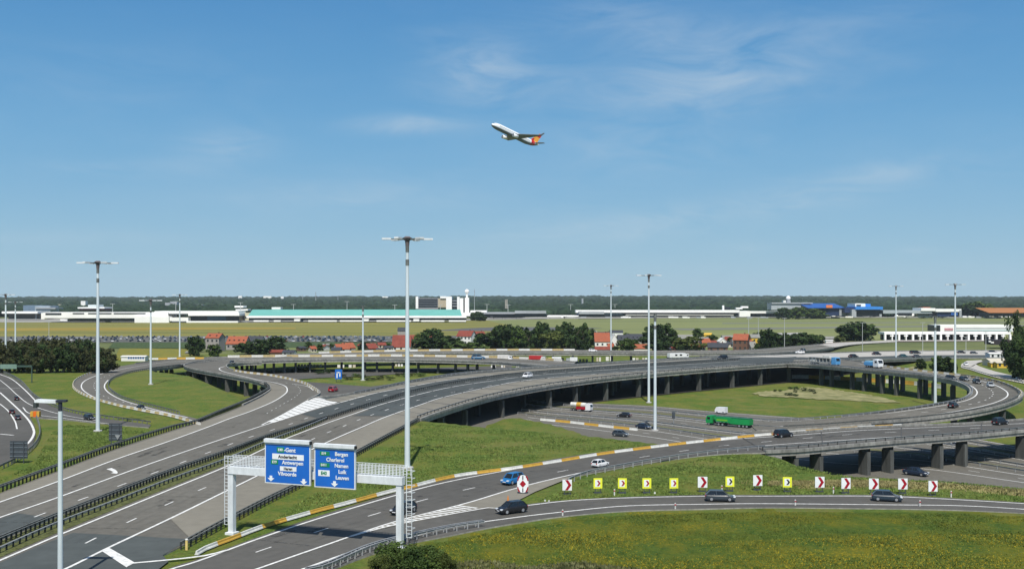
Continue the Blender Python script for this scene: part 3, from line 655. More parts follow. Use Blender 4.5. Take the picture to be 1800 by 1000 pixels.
barrier('block_barrier', rloop.line(0.97, .12, .60), 'yellow and white blocks around the outside of the right loop ramp', L=2.8, rep=1, h=.7, old=True)
barrier('block_barrier', path([(950, 738.5), (1000, 743), (1060, 750), (1135, 758)], 0)[0], 'short yellow and white block barrier beside the sunken motorway', L=2.6, h=.6)
barrier('block_barrier', path([(1392, 665), (1440, 666), (1500, 669), (1560, 673), (1600, 676), (1665, 684)], 0)[0], 'yellow and white block barrier seen between the columns of the right loop ramp', L=3.4, h=1.5, rep=2)
barrier('block_barrier', path([(262, 632), (300, 631.5), (370, 630.5)], U+.1)[0], 'yellow and white blocks where the loop road meets the far viaduct', L=4, h=.8, rep=1)

# guardrails
G = 'guardrails of the interchange'; rail_m = mat('rail_mid_grey', (.26, .27, .26), rough=.6, metal=.3, var=.3, scale=1.2); blk_ = mat('rail_post_dark', (.035, .038, .035), rough=.8, var=.2)
rail('guardrail', path([(-40, 880), (0, 863), (100, 825), (200, 787), (300, 755), (345, 744), (385, 727), (430, 708.5), (462, 692), (473, 684), (466, 676)], U)[0], 'dark weathered guardrail on the left edge of the motorway', G, m=steel_d, post=1.3, h=.85, double=True, mp=blk_)
rail('guardrail', path([(-40, 973), (0, 956), (100, 914), (200, 874), (300, 834), (400, 798), (470, 771), (520, 755), (575, 736)], U)[0], 'ribbed double guardrail on the far side of the grass median', G, m=steel_d, double=True, post=1.1, h=.9, mp=blk_)
rail('guardrail', path([(-40, 990), (0, 972), (100, 927), (200, 888), (300, 848), (400, 811), (470, 780), (530, 757), (575, 738)], U)[0], 'plain guardrail on the near side of the grass median', G, post=1.5, mp=blk_)
rail('guardrail', hpath([(577, 737), (620, 722), (680, 703), (720, 691), (800, 674), (900, 660), (1000, 652), (1140, 643), (1300, 633)]), 'double guardrail along the middle of the curved viaduct', G, double=True, post=1.4, h=.9, m=steel_d, mp=blk_)
rail('guardrail', path([(322, 963), (345, 950), (400, 920), (470, 883), (540, 848), (620, 803), (700, 759), (735, 740)], U)[0], 'ladder like guardrail between the motorway shoulder and the grass wedge', G, m=steel_d, double=True, post=1.5, mp=blk_)
rail('guardrail', motor.line(.965, tv, .80, dz=.0), 'guardrail along the near edge of the curved viaduct', G, post=2.5, m=rail_m, mp=blk_)
rail('guardrail', motor.line(.02, .42, .80), 'guardrail along the far edge of the curved viaduct', G, post=3)
rail('guardrail', path([(540, 1010), (575, 1001), (650, 968), (715, 950), (790, 933.5), (850, 924)], U)[0], 'bright guardrail at the bottom beside the gantry leg', G, post=1.6, double=True)
rail('guardrail', path([(1000, 848), (1018, 840), (1050, 831), (1150, 812.5), (1225, 801), (1312, 791.5), (1345, 789)], U)[0], 'thin guardrail on the near side of the front slip road', G, post=2.5)
rail('guardrail', ramp.line(.90, ib/139, 1), 'guardrail on the near edge of the slip road viaduct', G, post=2.5, m=rail_m, mp=blk_)
rail('guardrail', rloop.line(.04, .05, .98), 'guardrail on the inside of the right loop ramp', G, post=2)
rail('guardrail', rloop.line(.93, .35, .97), 'guardrail on the outside of the right loop ramp', G, post=2, m=steel_d)
rail('guardrail', lloop.line(1.06, .05, .8), 'dark guardrail on the inside of the left loop road', G, m=steel_d, post=2)
rail('guardrail', lr.line(-.04, .1, 1), 'dark guardrail beside the far left ramp', G, m=steel_d, post=2)
rail('guardrail', path([(64, 735), (69, 750), (70, 765), (64, 780), (50, 795), (25, 812), (0, 824)], U)[0], 'dark guardrail curling round the left road by the meadow bank', G, m=steel_d, post=2)
for u, t in ((.14, 'far edge'), (.28, 'middle'), (.45, 'middle verge'), (.56, 'near verge')):
    rail('guardrail', low.line(u, .18, 1), f'guardrail on the {t} of the sunken motorway', G, post=4)
rail('guardrail', tr2.line(0.98, .2, 1, dz=.1), 'low rail along the pale ramp at the far right', G, post=4)
rail('guardrail', motor.line(1.0, .82, 1), 'rail along the pale road at the far right', G, post=5)
vm = MB()
for u in (.17, .48):
    a = low.line(u, .18, 1, step=4); b = low.line(u+.035, .18, 1, step=4); k = min(len(a), len(b))
    for i in range(k-1):
        vm.quad(*[Vector(q)+Vector((0, 0, .02)) for q in (a[i], b[i], b[i+1], a[i+1])])
tag(vm.build('verge_grass', mat('verge', (.12, .12, .05), rough=1, var=.3, scale=.8)), kind='structure')
# dry sandy ground and shrubs inside the right loop
def ragged(px, n=7, amp=1.6):
    rr = random.Random(3); o = []
    for i in range(len(px)):
        a, b = px[i], px[(i+1) % len(px)]
        for j in range(n): t = j/n; o.append((a[0]+(b[0]-a[0])*t+rr.uniform(-1, 1)*amp*2.2, a[1]+(b[1]-a[1])*t+rr.uniform(-1, 1)*amp*.5))
    return o
sheet('sandy_ground', ragged([(1322, 691), (1345, 687), (1370, 687), (1395, 683), (1410, 680), (1440, 681), (1470, 685), (1500, 689), (1530, 694), (1560, 700), (1583, 707), (1555, 707.5), (1500, 704), (1460, 702), (1400, 699), (1370, 697), (1340, 696)]), .02, sand)
sheet('sandy_ground', ragged([(1590, 648), (1605, 644), (1622, 645), (1622, 650), (1600, 652)], 4, 1), .03, sand)

# ---------------------------------------------------------------- lighting masts
def mast(x, ytop, z, ybase, rb, rt, head, label, arms=6, hw=4.2, collars=2, group='tall lighting masts'):
    b = P(x, ybase, z) if z is not None else hit(x, ybase)
    if z is not None: b.z = max(float(terrain_z(b.x, b.y)), -.14) if b.y < 640 else 0
    zt = CH+(HZ-ytop)*b.y/F; h = zt-b.z
    t = empty('lighting_mast', tuple(b), label=label, cat='lighting mast', group=group)
    mb = MB(); mb.tube((0, 0, .25), (0, 0, h-1.2), rb, rt, 16, False); mb.build('pole', mastm, t, True)
    mb = MB(); mb.tube((0, 0, 0), (0, 0, .3), rb*2.2, rb*2.2, 8); mb.build('base', conc_l, t)
    for k in range(collars):
        mb = MB(); zc = h-2.2-k*2.2*rb/.47; mb.tube((0, 0, zc), (0, 0, zc+1.0*rb/.47), rt*1.25, rt*1.25, 10); mb.build('collar', steel_d, t)
    if head:
        mb = MB(); mb.tube((0, 0, h-1.6), (0, 0, h-.2), rt*1.1, rt*1.7, 10); mb.tube((0, 0, h-.25), (0, 0, h+.15), .55*hw/4.2, .8*hw/4.2, 12); mb.tube((0, 0, h+.15), (0, 0, h+.42), .75*hw/4.2, .35*hw/4.2, 12); mb.build('head_ring', mat('mast_head', (.13, .11, .11), rough=.6), t)
        for k in range(arms):
            a = 2*math.pi*k/arms+.18; d = Vector((math.cos(a), math.sin(a), 0)); mb = MB()
            mb.bar(d*.9+Vector((0, 0, h-.05)), d*(hw-1.2)+Vector((0, 0, h-.05)), .16, .16)
            o = mb.build('arm', steel_d, t)
            lm = MB(); lm.bar(d*(hw-1.5)+Vector((0, 0, h-.02)), d*hw+Vector((0, 0, h-.02)), .75, .30); lm.build('lamp', white, o)
    else:
        mb = MB(); mb.tube((0, 0, h-1.3), (0, 0, h), rt*1.5, rt*1.2, 10)
        for k in range(3):
            a = k*math.pi/3; d = Vector((math.cos(a), math.sin(a), 0)); mb.bar(d*-.9+Vector((0, 0, h)), d*.9+Vector((0, 0, h)), .18, .22)
        mb.build('lamp_ring', steel_d, t)
    return t
mast(716, 420, U, 822, .47, .24, 1, 'tallest thick lighting mast in front, rising beside the right leg of the sign gantry')
mast(172, 462, U, 757, .42, .24, 1, 'tall lighting mast on the left bank in front of the loop road')
mast(1140.5, 484, 0, 707, .42, .24, 1, 'high lighting mast at the grass tip beside the sunken motorway')
mast(1151.5, 550, 0, 756, .42, .28, 0, 'pale mast with dark collars standing on the sunken motorway near the green truck')
mast(1679, 500, 0, 660, .5, .3, 1, 'lighting mast with a wide head behind the right loop ramp', hw=4.6)
mast(1644, 556, 0, 713, .48, .30, 0, 'short headed pale mast inside the bend of the right loop ramp')
mast(1575, 503, 0, 634, .45, .28, 1, 'slender far lighting mast beside the pale road at the right')
mast(1074, 502, 0, 632, .45, .28, 1, 'far lighting mast rising behind the viaduct by the orange roofed house')
mast(638, 538, 0, 668, .5, .3, 0, 'pale mast on the grass between the viaducts')
mast(265, 528, U, 675, .38, .24, 1, 'lighting mast standing inside the grassy left loop', hw=3.6)
mast(316, 518, 0, 627, .5, .3, 1, 'far lighting mast where the left loop meets the viaduct', hw=4.2)
mast(10, 518, U, 641, .42, .3, 1, 'lighting mast at the left edge in front of the dark thicket', hw=3.8)
mast(27, 531, 0, 606, .6, .4, 1, 'far thin lighting mast at the left beside the car park', hw=5)
# slim street lights
def lamp_post(x, yt, yb, label=None, two=True, r=.14):
    b = P(x, yb, 0); h = (yb-yt)*b.y/F; k = b.y/700
    t = empty('street_lamp', tuple(b), label=label or 'slim grey street lamp by the roads at the right', cat='street lamp', group='slim street lamps')
    mb = MB(); mb.tube((0, 0, 0), (0, 0, h), r*k*1.6, r*k, 6); mb.build('pole', mat('lamp_grey', (.42, .44, .42), rough=.6), t)
    mb = MB(); mb.bar((-1.6*k if two else 0, 0, h), (1.6*k, 0, h), .3*k, .2*k); mb.build('lamp_head', mat('lamp_grey', (.4, .42, .4)), t)
for x, yt, yb, lb in [(1379, 559, 616, 'slim street lamp in front of the dark hedge right of the village'), (1516, 567, 619, 'slim street lamp in front of the big round tree'), (1622, 567, 622, 'slim street lamp left of the white arcade building middle'),
        (1698, 592, 622, 'slim street lamp under the long white arcade'), (1733, 583, 622, 'slim street lamp near the dark conifer'), (1333, 558, 600, 'slim lamp rising above the yellow building'),
        (1316, 560, 588, 'thin lamp behind the orange roofed brick house'), (86, 566, 598, 'thin lamp behind the car park on the left')]: lamp_post(x, yt, yb, lb)
for i, (x, yt, yb) in enumerate([(516, 535, 563), (610, 530, 563), (694, 536, 562), (774, 536, 562), (856, 535, 559), (893, 536, 558), (1003, 535, 556), (1081, 535, 552), (198, 534, 562), (423, 532, 566), (309, 530, 563)]):
    lamp_post(x, yt, yb, 'white apron floodlight mast in front of the airport buildings', r=.16)

# near street lamp at the bottom left
t = empty('near_street_lamp', (*P(106, 706, 24)[:2], 5.9), label='white street lamp post close to the camera at the lower left', cat='street lamp')
b = P(106, 706, 24); hh = 24-5.9; YN = b.y
mb = MB(); mb.tube((0, 0, 0), (0, 0, hh-.9), .26, .20, 16, False); mb.build('pole', mastm, t, True)
mb = MB(); mb.tube((0, 0, hh-1.0), (0, 0, hh+.05), .19, .19, 12); mb.box(-.32, .62, -.28, .28, hh-.02, hh+.20); mb.build('bracket', mat('bracket_dark', (.03, .035, .05), rough=.5), t)
mb = MB(); mb.prism([(-.3, -.34, hh-.12), (-2.35, -.30, hh-.05), (-2.42, -.26, hh+.10), (-2.2, -.28, hh+.26), (-.4, -.34, hh+.18)], (0, .68, 0)); mb.build('lamp_head', white, t)
mb = MB(); mb.box(-2.5, -2.2, -.3, .3, hh-.55, hh-.06); mb.build('lamp_glass', mat('lamp_lens', (.05, .06, .06), rough=.3), t)

# ---------------------------------------------------------------- sign gantry
A = P(408, 936, U); B = Vector((-(900-703)/F*121.2, 121.2, U-.1)); ax = B-A; ax.z = 0; Lg = ax.length
gan = empty('sign_gantry', tuple(A), rz=math.atan2(ax.y, ax.x), label='white steel gantry across the slip road carrying blue direction signs', cat='gantry')
hb = 7.1                                            # underside of the beam
def ladder(mb, x, z0, z1, y=0.0, wd=.5):
    for s in (-wd/2, wd/2): mb.bar((x+s, y, z0), (x+s, y, z1), .07)
    z = z0
    while z < z1: mb.bar((x-wd/2, y, z), (x+wd/2, y, z), .05); z += .42
for x in (0, Lg): mb = MB(); mb.box(x-.33, x+.33, -.33, .33, -.2, hb+.02); mb.box(x-.6, x+.6, -.6, .6, -.3, .12); mb.build('post', white, gan)
mb = MB(); mb.box(-.35, Lg+.45, -.42, .42, hb, hb+.85); mb.build('beam', white, gan)
mb = MB(); mb.box(-.25, Lg+.35, .43, 1.05, hb+.80, hb+.86)
mb.build('catwalk', steel, gan)
mb = MB()
for x0, x1 in ((-.6, 4.0), (14.0, Lg+.4)):
    pass
n = int((Lg+1)/.42)
for y in (.0, 1.02):
    for z in (hb+1.05, hb+1.4, hb+1.75, hb+2.05): mb.bar((-.6, y, z), (Lg+.4, y, z), .055)
    for k in range(n): mb.bar((-.6+k*.44, y, hb+.85), (-.6+k*.44, y, hb+2.05), .05)
mb.build('railing', white, gan)
mb = MB(); ladder(mb, -.95, .9, hb+2.0, .2, .5); mb.bar((-1.2, .2, hb+2.0), (-.4, .2, hb+2.0), .06); mb.build('ladder', white, gan)
mb = MB(); ladder(mb, Lg+1.0, 1.2, hb+1.9, .3, .65)
for z in np.arange(2.2, hb+1.6, .8):
    mb.bar((Lg+.6, .3, z), (Lg+.6, 1.0, z), .05); mb.bar((Lg+.6, 1.0, z), (Lg+1.4, 1.0, z), .05); mb.bar((Lg+1.4, 1.0, z), (Lg+1.4, .3, z), .05)
mb.build('ladder', white, gan)
blue = mat('sign_blue', (.014, .13, .50), rough=.45, var=.06, scale=.8); sgreen = mat('sign_green', (.01, .22, .10), rough=.5, var=.05)
swhite = mat('sign_white', (.78, .8, .8), rough=.5, var=.03); sblack = mat('sign_black', (.02, .02, .02), rough=.6)
def gx_at(px):   # distance along the gantry of a photo column
    k = (px-900)/F; ux, uy = ax.x/Lg, ax.y/Lg; o = -1.3; nx_, ny_ = -uy*o, ux*o     # on the plane of the sign faces
    return (k*(A.y+ny_)-(A.x+nx_))/(ux-k*uy)
def text(name, s, size, loc, m, parent, align='CENTER', squash=1.0):
    cu = bpy.data.curves.new(name, 'FONT'); cu.body = s; cu.size = size; cu.align_x = align; cu.align_y = 'CENTER'; cu.extrude = .012; cu.offset = .012*size/.5
    to = bpy.data.objects.new(name, cu); dg = bpy.context.evaluated_depsgraph_get(); col.objects.link(to); dg.update()
    me = bpy.data.meshes.new_from_object(to.evaluated_get(dg)); bpy.data.objects.remove(to); me.materials.clear(); me.materials.append(m)
    o = mobj(name, me, parent); o.location = loc; o.rotation_euler = (R(90), 0, 0); o.scale = (squash, 1, 1); return o
def gpanel(px0, px1, pz0, pz1, label):
    x0, x1 = gx_at(px0), gx_at(px1); w_ = x1-x0; Yc = A.y+ax.y/Lg*(x0+x1)/2-.9
    z1 = CH+(HZ-pz1)*Yc/F-U; z0 = CH+(HZ-pz0)*Yc/F-U
    mb = MB(); mb.box(x0, x1, -1.35, -1.15, z0, z1); fr = mb.build('sign_frame', white, gan)
    mb = MB(); mb.box(x0+.14, x1-.14, -1.37, -1.30, z0+.14, z1-.62); fc_ = mb.build('sign_face', blue, fr); fc_['label'] = label
    mb = MB(); mb.prism([(x0, -1.15, z1-.45), (x0, -1.6, z1-.38), (x0, -1.6, z1+.0), (x0, -1.15, z1+.05)], (w_, 0, 0)); mb.build('sign_lamp_cover', white, gan)
    mb = MB(); mb.box(x1-.02, x1+.2, -1.6, -1.3, z1-.40, z1-.05); mb.build('lamp_bracket', sblack, gan)
    return x0, x1, z0+.14, z1-.62, fc_
def gbox(x0, x1, z0, z1, m, par, name='plate'):
    mb = MB(); mb.box(x0, x1, -1.395, -1.372, z0, z1); return mb.build(name, m, par)
def garrow(x, z, par, s=.42):
    mb = MB(); mb.prism([(x-s*1.1, -1.40, z+s*.1), (x, -1.40, z-s*.8), (x+s*1.1, -1.40, z+s*.1), (x+s*.42, -1.40, z+s*.1), (x+s*.42, -1.40, z+s*.75), (x-s*.42, -1.40, z+s*.75), (x-s*.42, -1.40, z+s*.1)], (0, .02, 0)); mb.build('arrow', swhite, par)
x0, x1, z0, z1, fc_ = gpanel(466, 546, 850, 772, 'blue direction panel with white place names and two white arrows')
cx, H = (x0+x1)/2, z1-z0; q = lambda f: z1-H*f
def ty(x): return (x, -1.405, 0)
W_ = x1-x0
text('lettering', '  -Gent', .66, (cx+.15, -1.405, q(.13)), swhite, fc_)
gbox(cx-W_*.23, cx-W_*.07, q(.20), q(.06), sgreen, fc_); text('lettering', 'E40', .42, (cx-W_*.15, -1.42, q(.13)), swhite, fc_)
gbox(cx-W_*.33, cx+W_*.36, q(.385), q(.235), swhite, fc_); text('lettering', 'Anderlecht', .5, (cx+.05, -1.415, q(.31)), sblack, fc_, squash=1.1)
gbox(cx-W_*.36, cx-W_*.2, q(.52), q(.40), sgreen, fc_); text('lettering', 'E19', .4, (cx-W_*.28, -1.42, q(.46)), swhite, fc_)
text('lettering', 'Antwerpen', .62, (cx+W_*.12, -1.405, q(.46)), swhite, fc_)
gbox(cx-W_*.16, cx+W_*.2, q(.68), q(.56), swhite, fc_); text('lettering', 'Haren', .46, (cx+W_*.02, -1.415, q(.62)), sblack, fc_)
text('lettering', 'Vilvoorde', .62, (cx, -1.405, q(.76)), swhite, fc_)
garrow(cx-W_*.36, q(.90), fc_); garrow(cx+W_*.36, q(.93), fc_)
x0, x1, z0, z1, fc_ = gpanel(553, 625, 857, 780, 'blue direction panel with five place names and one white arrow')
cx, H, W_ = (x0+x1)/2, z1-z0, x1-x0
for i, (nm, f, off) in enumerate([('Bergen', .11, .17), ('Charleroi', .27, .02), ('Namen', .42, .17), ('Luik', .58, .19), ('Leuven', .74, .19)]):
    text('lettering', nm, .60, (cx+W_*off, -1.405, q(f)), swhite, fc_)
for f, s in ((.11, 'E19'), (.42, 'E411'), (.64, 'E40')):
    big = s == 'E40'; gbox(cx-W_*(.40 if big else .36), cx-W_*.12, q(f+(.08 if big else .055)), q(f-(.08 if big else .055)), swhite if big else sgreen, fc_)
    text('lettering', s, .52 if big else .38, (cx-W_*.26, -1.42, q(f)), sgreen if big else swhite, fc_)
garrow(cx, q(.91), fc_)

# ---------------------------------------------------------------- chevron boards and other signs
syel = mat('sign_yellow', (.78, .80, .05), rough=.5, var=.05); sred = mat('sign_red', (.33, .008, .02), rough=.5, var=.05); sgrey = mat('sign_back', (.055, .065, .075), rough=.6)
def place_t(x, y): 
    """ground point under a photo pixel, found on the terrain"""
    d = Vector(((x-900)/F, 1, (HZ-y)/F)); t = 60
    while t < 900:
        p = Vector((0, 0, CH))+d*t
        if p.z <= float(terrain_z(p.x, p.y)): return p
        t += .5
    return P(x, y, 0)
def chevron(x, yc, kind, label, wpx=16, hpx=18, rz=0.0):
    g = place_t(x, yc+18); k = g.y/F; w_, h_ = wpx*k, hpx*k; zc = CH+(HZ-yc)*k-g.z
    t = empty('chevron_board', tuple(g), rz=rz, label=label, cat='chevron board', group='chevron boards along the bend')
    fm = syel if kind == 'y' else swhite
    mb = MB(); mb.box(-w_/2, w_/2, -.03, .03, zc-h_/2, zc+h_/2); bd = mb.build('board', fm, t)
    if kind == 'y':
        mb = MB(); mb.box(-w_*.32, w_*.25, -.045, -.031, zc-h_*.34, zc+h_*.34); mb.build('panel', swhite, t)
        s, cxx, tw = .26, -.12, .20
    else: s, cxx, tw = .47, -.22, .30
    a = lambda px_, pz_: (w_*px_, -.048, zc+h_*pz_)
    mb = MB(); mb.prism([a(cxx, s), a(cxx+tw, s), a(cxx+tw+.36 if kind != 'y' else cxx+tw+.22, 0), a(cxx+tw, -s), a(cxx, -s), a(cxx+.34 if kind != 'y' else cxx+.20, 0)], (0, .012, 0))
    mb.build('chevron', sred if kind != 'y' or x < 1200 else sblack, t)
    for s_ in (-.3, .3): mb = MB(); mb.box(w_*s_-.05, w_*s_+.05, .03, .12, -.2, zc+h_*.3); mb.build('post', sgrey, t)
    mb = MB(); mb.box(-w_*.42, w_*.42, .06, .3, -.05, .18); mb.build('foot', sgrey, t)
CH_ = [(997, 852, 'r', 'white board with a red chevron, leftmost of the row and nearest the diamond sign'), (1051, 849, 'y', 'first yellow chevron board counted from the left'), (1094, 849, 'y', 'second yellow chevron board, just left of a white marker stub'),
    (1137, 849, 'y', 'third yellow chevron board counted from the left'), (1184.5, 849, 'y', 'narrower looking yellow chevron board left of a red and white one'), (1235, 847, 'r', 'red and white chevron board standing between two yellow ones'),
    (1283, 846, 'y', 'yellow chevron board right above the grey hatchback'), (1332, 844, 'r', 'red and white chevron board, highest of the row'), (1384, 847, 'y', 'last yellow chevron board, small black arrow in its middle'),
    (1441, 847, 'r', 'red and white chevron board just right of the last yellow one'), (1487, 849, 'r', 'red and white chevron board, second right of the last yellow one'), (1536, 850, 'r', 'red and white chevron board just left above the dark hatchback'),
    (1587, 850, 'r', 'red and white chevron board just right above the dark hatchback'), (1640, 854, 'r', 'red and white chevron board at the right end of the row')]
for i, (x, y, k, lb) in enumerate(CH_): chevron(x, y, k, lb, 16.5 if k == 'r' else 15.5, 19 if k == 'r' else 18, rz=.1*math.sin(i*2.1))
# divergence board: white and red with a red lozenge, on a short post
g = place_t(919, 870); k = g.y/F; t = empty('divergence_board', tuple(g), label='tall red and white divergence board with a red lozenge at the nose of the fork', cat='road sign')
zc = CH+(HZ-850)*k-g.z; w_, h_ = 20*k, 31*k
mb = MB(); ell = [(w_/2*math.cos(a)*(1 if abs(math.cos(a)) < .99 else 1), -.02, zc+h_/2*math.copysign(abs(math.sin(a))**.7, math.sin(a))) for a in np.linspace(0, 2*math.pi, 25)[:-1]]
mb.prism(ell, (0, .06, 0)); mb.build('board', swhite, t)
mb = MB(); mb.prism([(-w_*.28, -.04, zc), (0, -.04, zc+h_*.21), (w_*.28, -.04, zc), (0, -.04, zc-h_*.21)], (0, .015, 0)); mb.build('lozenge', sred, t)
for sx in (-1, 1):
    for sz in (-1, 1):
        mb = MB(); q_ = [(sx*w_*.5*c, -.04, zc+sz*h_*s_) for c, s_ in ((.98, .17), (.93, .31), (.78, .42), (.52, .485), (.50, .40), (.68, .31), (.80, .17))]; mb.prism(q_, (0, .015, 0)); mb.build('corner_band', sred, t)
mb = MB(); mb.box(-w_*.05, w_*.05, -.05, -.03, zc+h_*.24, zc+h_*.46); mb.box(-w_*.05, w_*.05, -.05, -.03, zc-h_*.46, zc-h_*.24); mb.build('centre_band', sgrey, t)
mb = MB(); mb.box(-.08, .08, .04, .16, -.2, zc); mb.box(-.7, .7, -.1, .5, -.05, .14); mb.build('post', sgrey, t)
# orange marker at the gore
g = place_t(893, 893); t = empty('orange_marker', tuple(hit(893, 893)), label='orange pointed marker standing behind the black car at the fork', cat='marker')
org = mat('marker_orange', (.75, .24, .02), rough=.6)
mb = MB(); mb.tube((0, 0, 0), (0, 0, .12), .42, .42, 8); mb.build('base', sgrey, t); mb = MB(); mb.tube((0, 0, .1), (0, 0, 1.7), .24, .04, 8); mb.build('marker_body', org, t)
# white marker stubs
for i, (x, y) in enumerate([(1080, 871), (989, 908), (1187, 896), (1398, 890), (1617, 891), (1269, 864), (1465, 867), (1672, 874), (1151, 867), (965, 882), (958, 881)]):
    g = place_t(x, y); t = empty('marker_post', tuple(g), label=['white marker stub between the first yellow chevron boards', 'white marker post in front at the near edge left of the exit road', 'second white marker post on the near edge of the exit road',
        'third white marker post on the near edge of the exit road', 'white marker post just right below the dark hatchback', 'white marker stub behind the grey hatchback', 'white marker stub between two red chevron boards', 'white marker stub right of the last chevron board',
        'tiny white marker under the third yellow chevron board', 'small white stone in the grass left of the chevron boards', 'small white stone in the grass left of the chevron boards'][i], cat='marker post', group='white marker posts')
    hgt = (.95 if i not in (8, 9, 10) else .25); mb = MB(); mb.tube((0, 0, -.1), (0, 0, hgt), .11 if hgt > .5 else .16, .10, 6); mb.build('post_body', wht, t)
    if hgt > .5: mb = MB(); mb.box(-.12, .12, -.125, -.105, hgt-.3, hgt-.15); mb.build('reflector', sred, t)
# backs of big signs on the left bank
for (x, yc, wp, hp, lb, tri) in [(203, 759, 23, 31, 'tall dark sign seen from behind, a pale triangle low on its back', True), (33, 790, 31, 31, 'square dark sign seen from behind at the left edge', False)]:
    g = place_t(x, yc+hp/2+9); k = g.y/F; w_, h_ = wp*k, hp*k; zc = CH+(HZ-yc)*k-g.z
    t = empty('rear_facing_sign', tuple(g), label=lb, cat='road sign', group=None)
    mb = MB(); mb.box(-w_/2, w_/2, -.02, .05, zc-h_/2, zc+h_/2); mb.build('panel', sgrey, t)
    mb = MB()
    for r in range(4):
        z = zc-h_/2+h_*(r+.5)/4; mb.box(-w_/2, w_/2, -.10, -.021, z-.06, z+.06)
    mb.build('stiffener', mat('sign_rib', (.14, .17, .19), rough=.5), t)
    for s_ in (-.3, .3): mb = MB(); mb.box(w_*s_-.07, w_*s_+.07, -.2, -.1, -.2, zc+h_*.48); mb.build('post', sgrey, t)
    if tri: mb = MB(); z = zc-h_*.30; mb.prism([(-w_*.02, -.22, z+h_*.14), (w_*.40, -.22, z+h_*.14), (w_*.19, -.22, z-h_*.13)], (0, .02, 0)); mb.build('triangle_plate', steel, t)
# blue lane signs between the viaducts
g = P(595, 671, 0); k = g.y/F; t = empty('blue_lane_sign', tuple(g), label='bright blue road sign with a white curled arrow beside the red car', cat='road sign')
zc = 14*k; mb = MB(); mb.box(-6*k, 6*k, -.05, .05, zc-9*k, zc+8*k); mb.build('panel', blue, t)
mb = MB(); mb.box(-3.5*k, -1.5*k, -.08, -.055, zc-7*k, zc+3*k); mb.box(-3.5*k, 3*k, -.08, -.055, zc+1.5*k, zc+3.5*k); mb.box(1.5*k, 3.5*k, -.08, -.055, zc-5*k, zc+3*k); mb.build('arrow', swhite, t)
for s_ in (-4, 4): mb = MB(); mb.box(s_*k-.1, s_*k+.1, .05, .2, 0, zc); mb.build('post', sgrey, t)
# yellow bollard at the tip of the grass wedge
g = place_t(328, 967); t = empty('yellow_bollard', tuple(g), label='pale yellow bollard at the tip of the grass wedge below the gantry', cat='bollard')
mb = MB(); mb.tube((0, 0, -.1), (0, 0, 1.2), .16, .15, 8); mb.build('post_body', mat('pale_yellow', (.66, .50, .18), rough=.6), t); mb = MB(); mb.tube((0, 0, 1.2), (0, 0, 1.32), .18, .12, 8); mb.build('cap', wht, t)
# orange crash marker at the left fork
g = hit(62, 732); t = empty('crash_marker', tuple(g), label='orange and yellow crash marker at the fork of the left roads', cat='marker')
for i in range(3): mb = MB(); mb.box(-1.0+i*.72, -.32+i*.72, -.5, .5, 0, 1.25); mb.build('striped_block', [yel, mat('warn_orange', (.7, .14, .01), rough=.6), yel][i], t)
# thin overhead frame at the far left
g0_ = P(56, 672, U); t = empty('thin_gantry', tuple(g0_), label='thin dark green overhead frame across the left road', cat='gantry')
k = g0_.y/F; dg_ = mat('dark_green_steel', (.05, .09, .07), rough=.6)
mb = MB(); mb.box(-.14, .14, -.14, .14, -.1, 30*k); mb.build('post', dg_, t); mb = MB(); mb.box(-.14-62*k, .14-62*k, -.14, .14, -.1, 30*k); mb.build('post', dg_, t)
mb = MB(); mb.box(-62*k, .14, -.2, .2, 27*k, 30*k); mb.build('beam', dg_, t); mb = MB(); mb.box(-55*k, -26*k, -.3, -.2, 24*k, 32*k); mb.build('panel', mat('pale_green', (.16, .25, .20)), t)
# small equipment beside the sunken motorway
g = P(1184, 745, 0); t = empty('signal_post', tuple(g), label='short dark signal post beside the sunken motorway left of the green truck', cat='signal post')
mb = MB(); mb.tube((0, 0, 0), (0, 0, 2.2), .12, .1, 8); mb.build('pole', steel, t); mb = MB(); mb.box(-.4, .4, -.25, .25, 1.5, 3.3); mb.build('signal_box', sgrey, t)

# ---------------------------------------------------------------- vehicles
PAINT = {}
def paint(n, c, metal=.0): 
    return mat('car_paint_'+n, c, rough=.38, metal=metal, spec=.4, var=.03, coat=.25)
lampw = mat('headlight_glass', (.75, .78, .8), rough=.15, spec=.8); lampr = mat('taillight_red', (.45, .01, .01), rough=.3); rim = mat('wheel_rim', (.45, .46, .47), rough=.4, metal=.6)
def loft(mb, st):
    """stations (x, half-width bottom, half-width belt, half-width top, z bottom, z belt, z top)"""
    rings = []
    for (x, wb, wm, wt, zb, zm, zt) in st:
        n = len(mb.v)
        for s_, z in ((-wb, zb), (-wm, zb+(zm-zb)*.35), (-wm*.98, zm), (-wt, zt), (wt, zt), (wm*.98, zm), (wm, zb+(zm-zb)*.35), (wb, zb)): mb.v.append((x, s_, z))
        rings.append(n)
    for a, b in zip(rings, rings[1:]):
        for i in range(8): j = (i+1) % 8; mb.f.append((a+i, b+i, b+j, a+j)); mb.m.append(mb.cur)
    mb.f.append(tuple(rings[0]+i for i in range(8))); mb.m.append(mb.cur); mb.f.append(tuple(rings[-1]+i for i in range(7, -1, -1))); mb.m.append(mb.cur)
CARM = {}
def wheel_mesh(r):
    if ('w', r) not in CARM:
        mb = MB(); mb.tube((0, -.11, 0), (0, .11, 0), r, r, 14); mb.cur = 1; mb.tube((0, -.125, 0), (0, .125, 0), r*.6, r*.6, 10); CARM[('w', r)] = mb.mesh('wheel', [black, rim])
    return CARM[('w', r)]
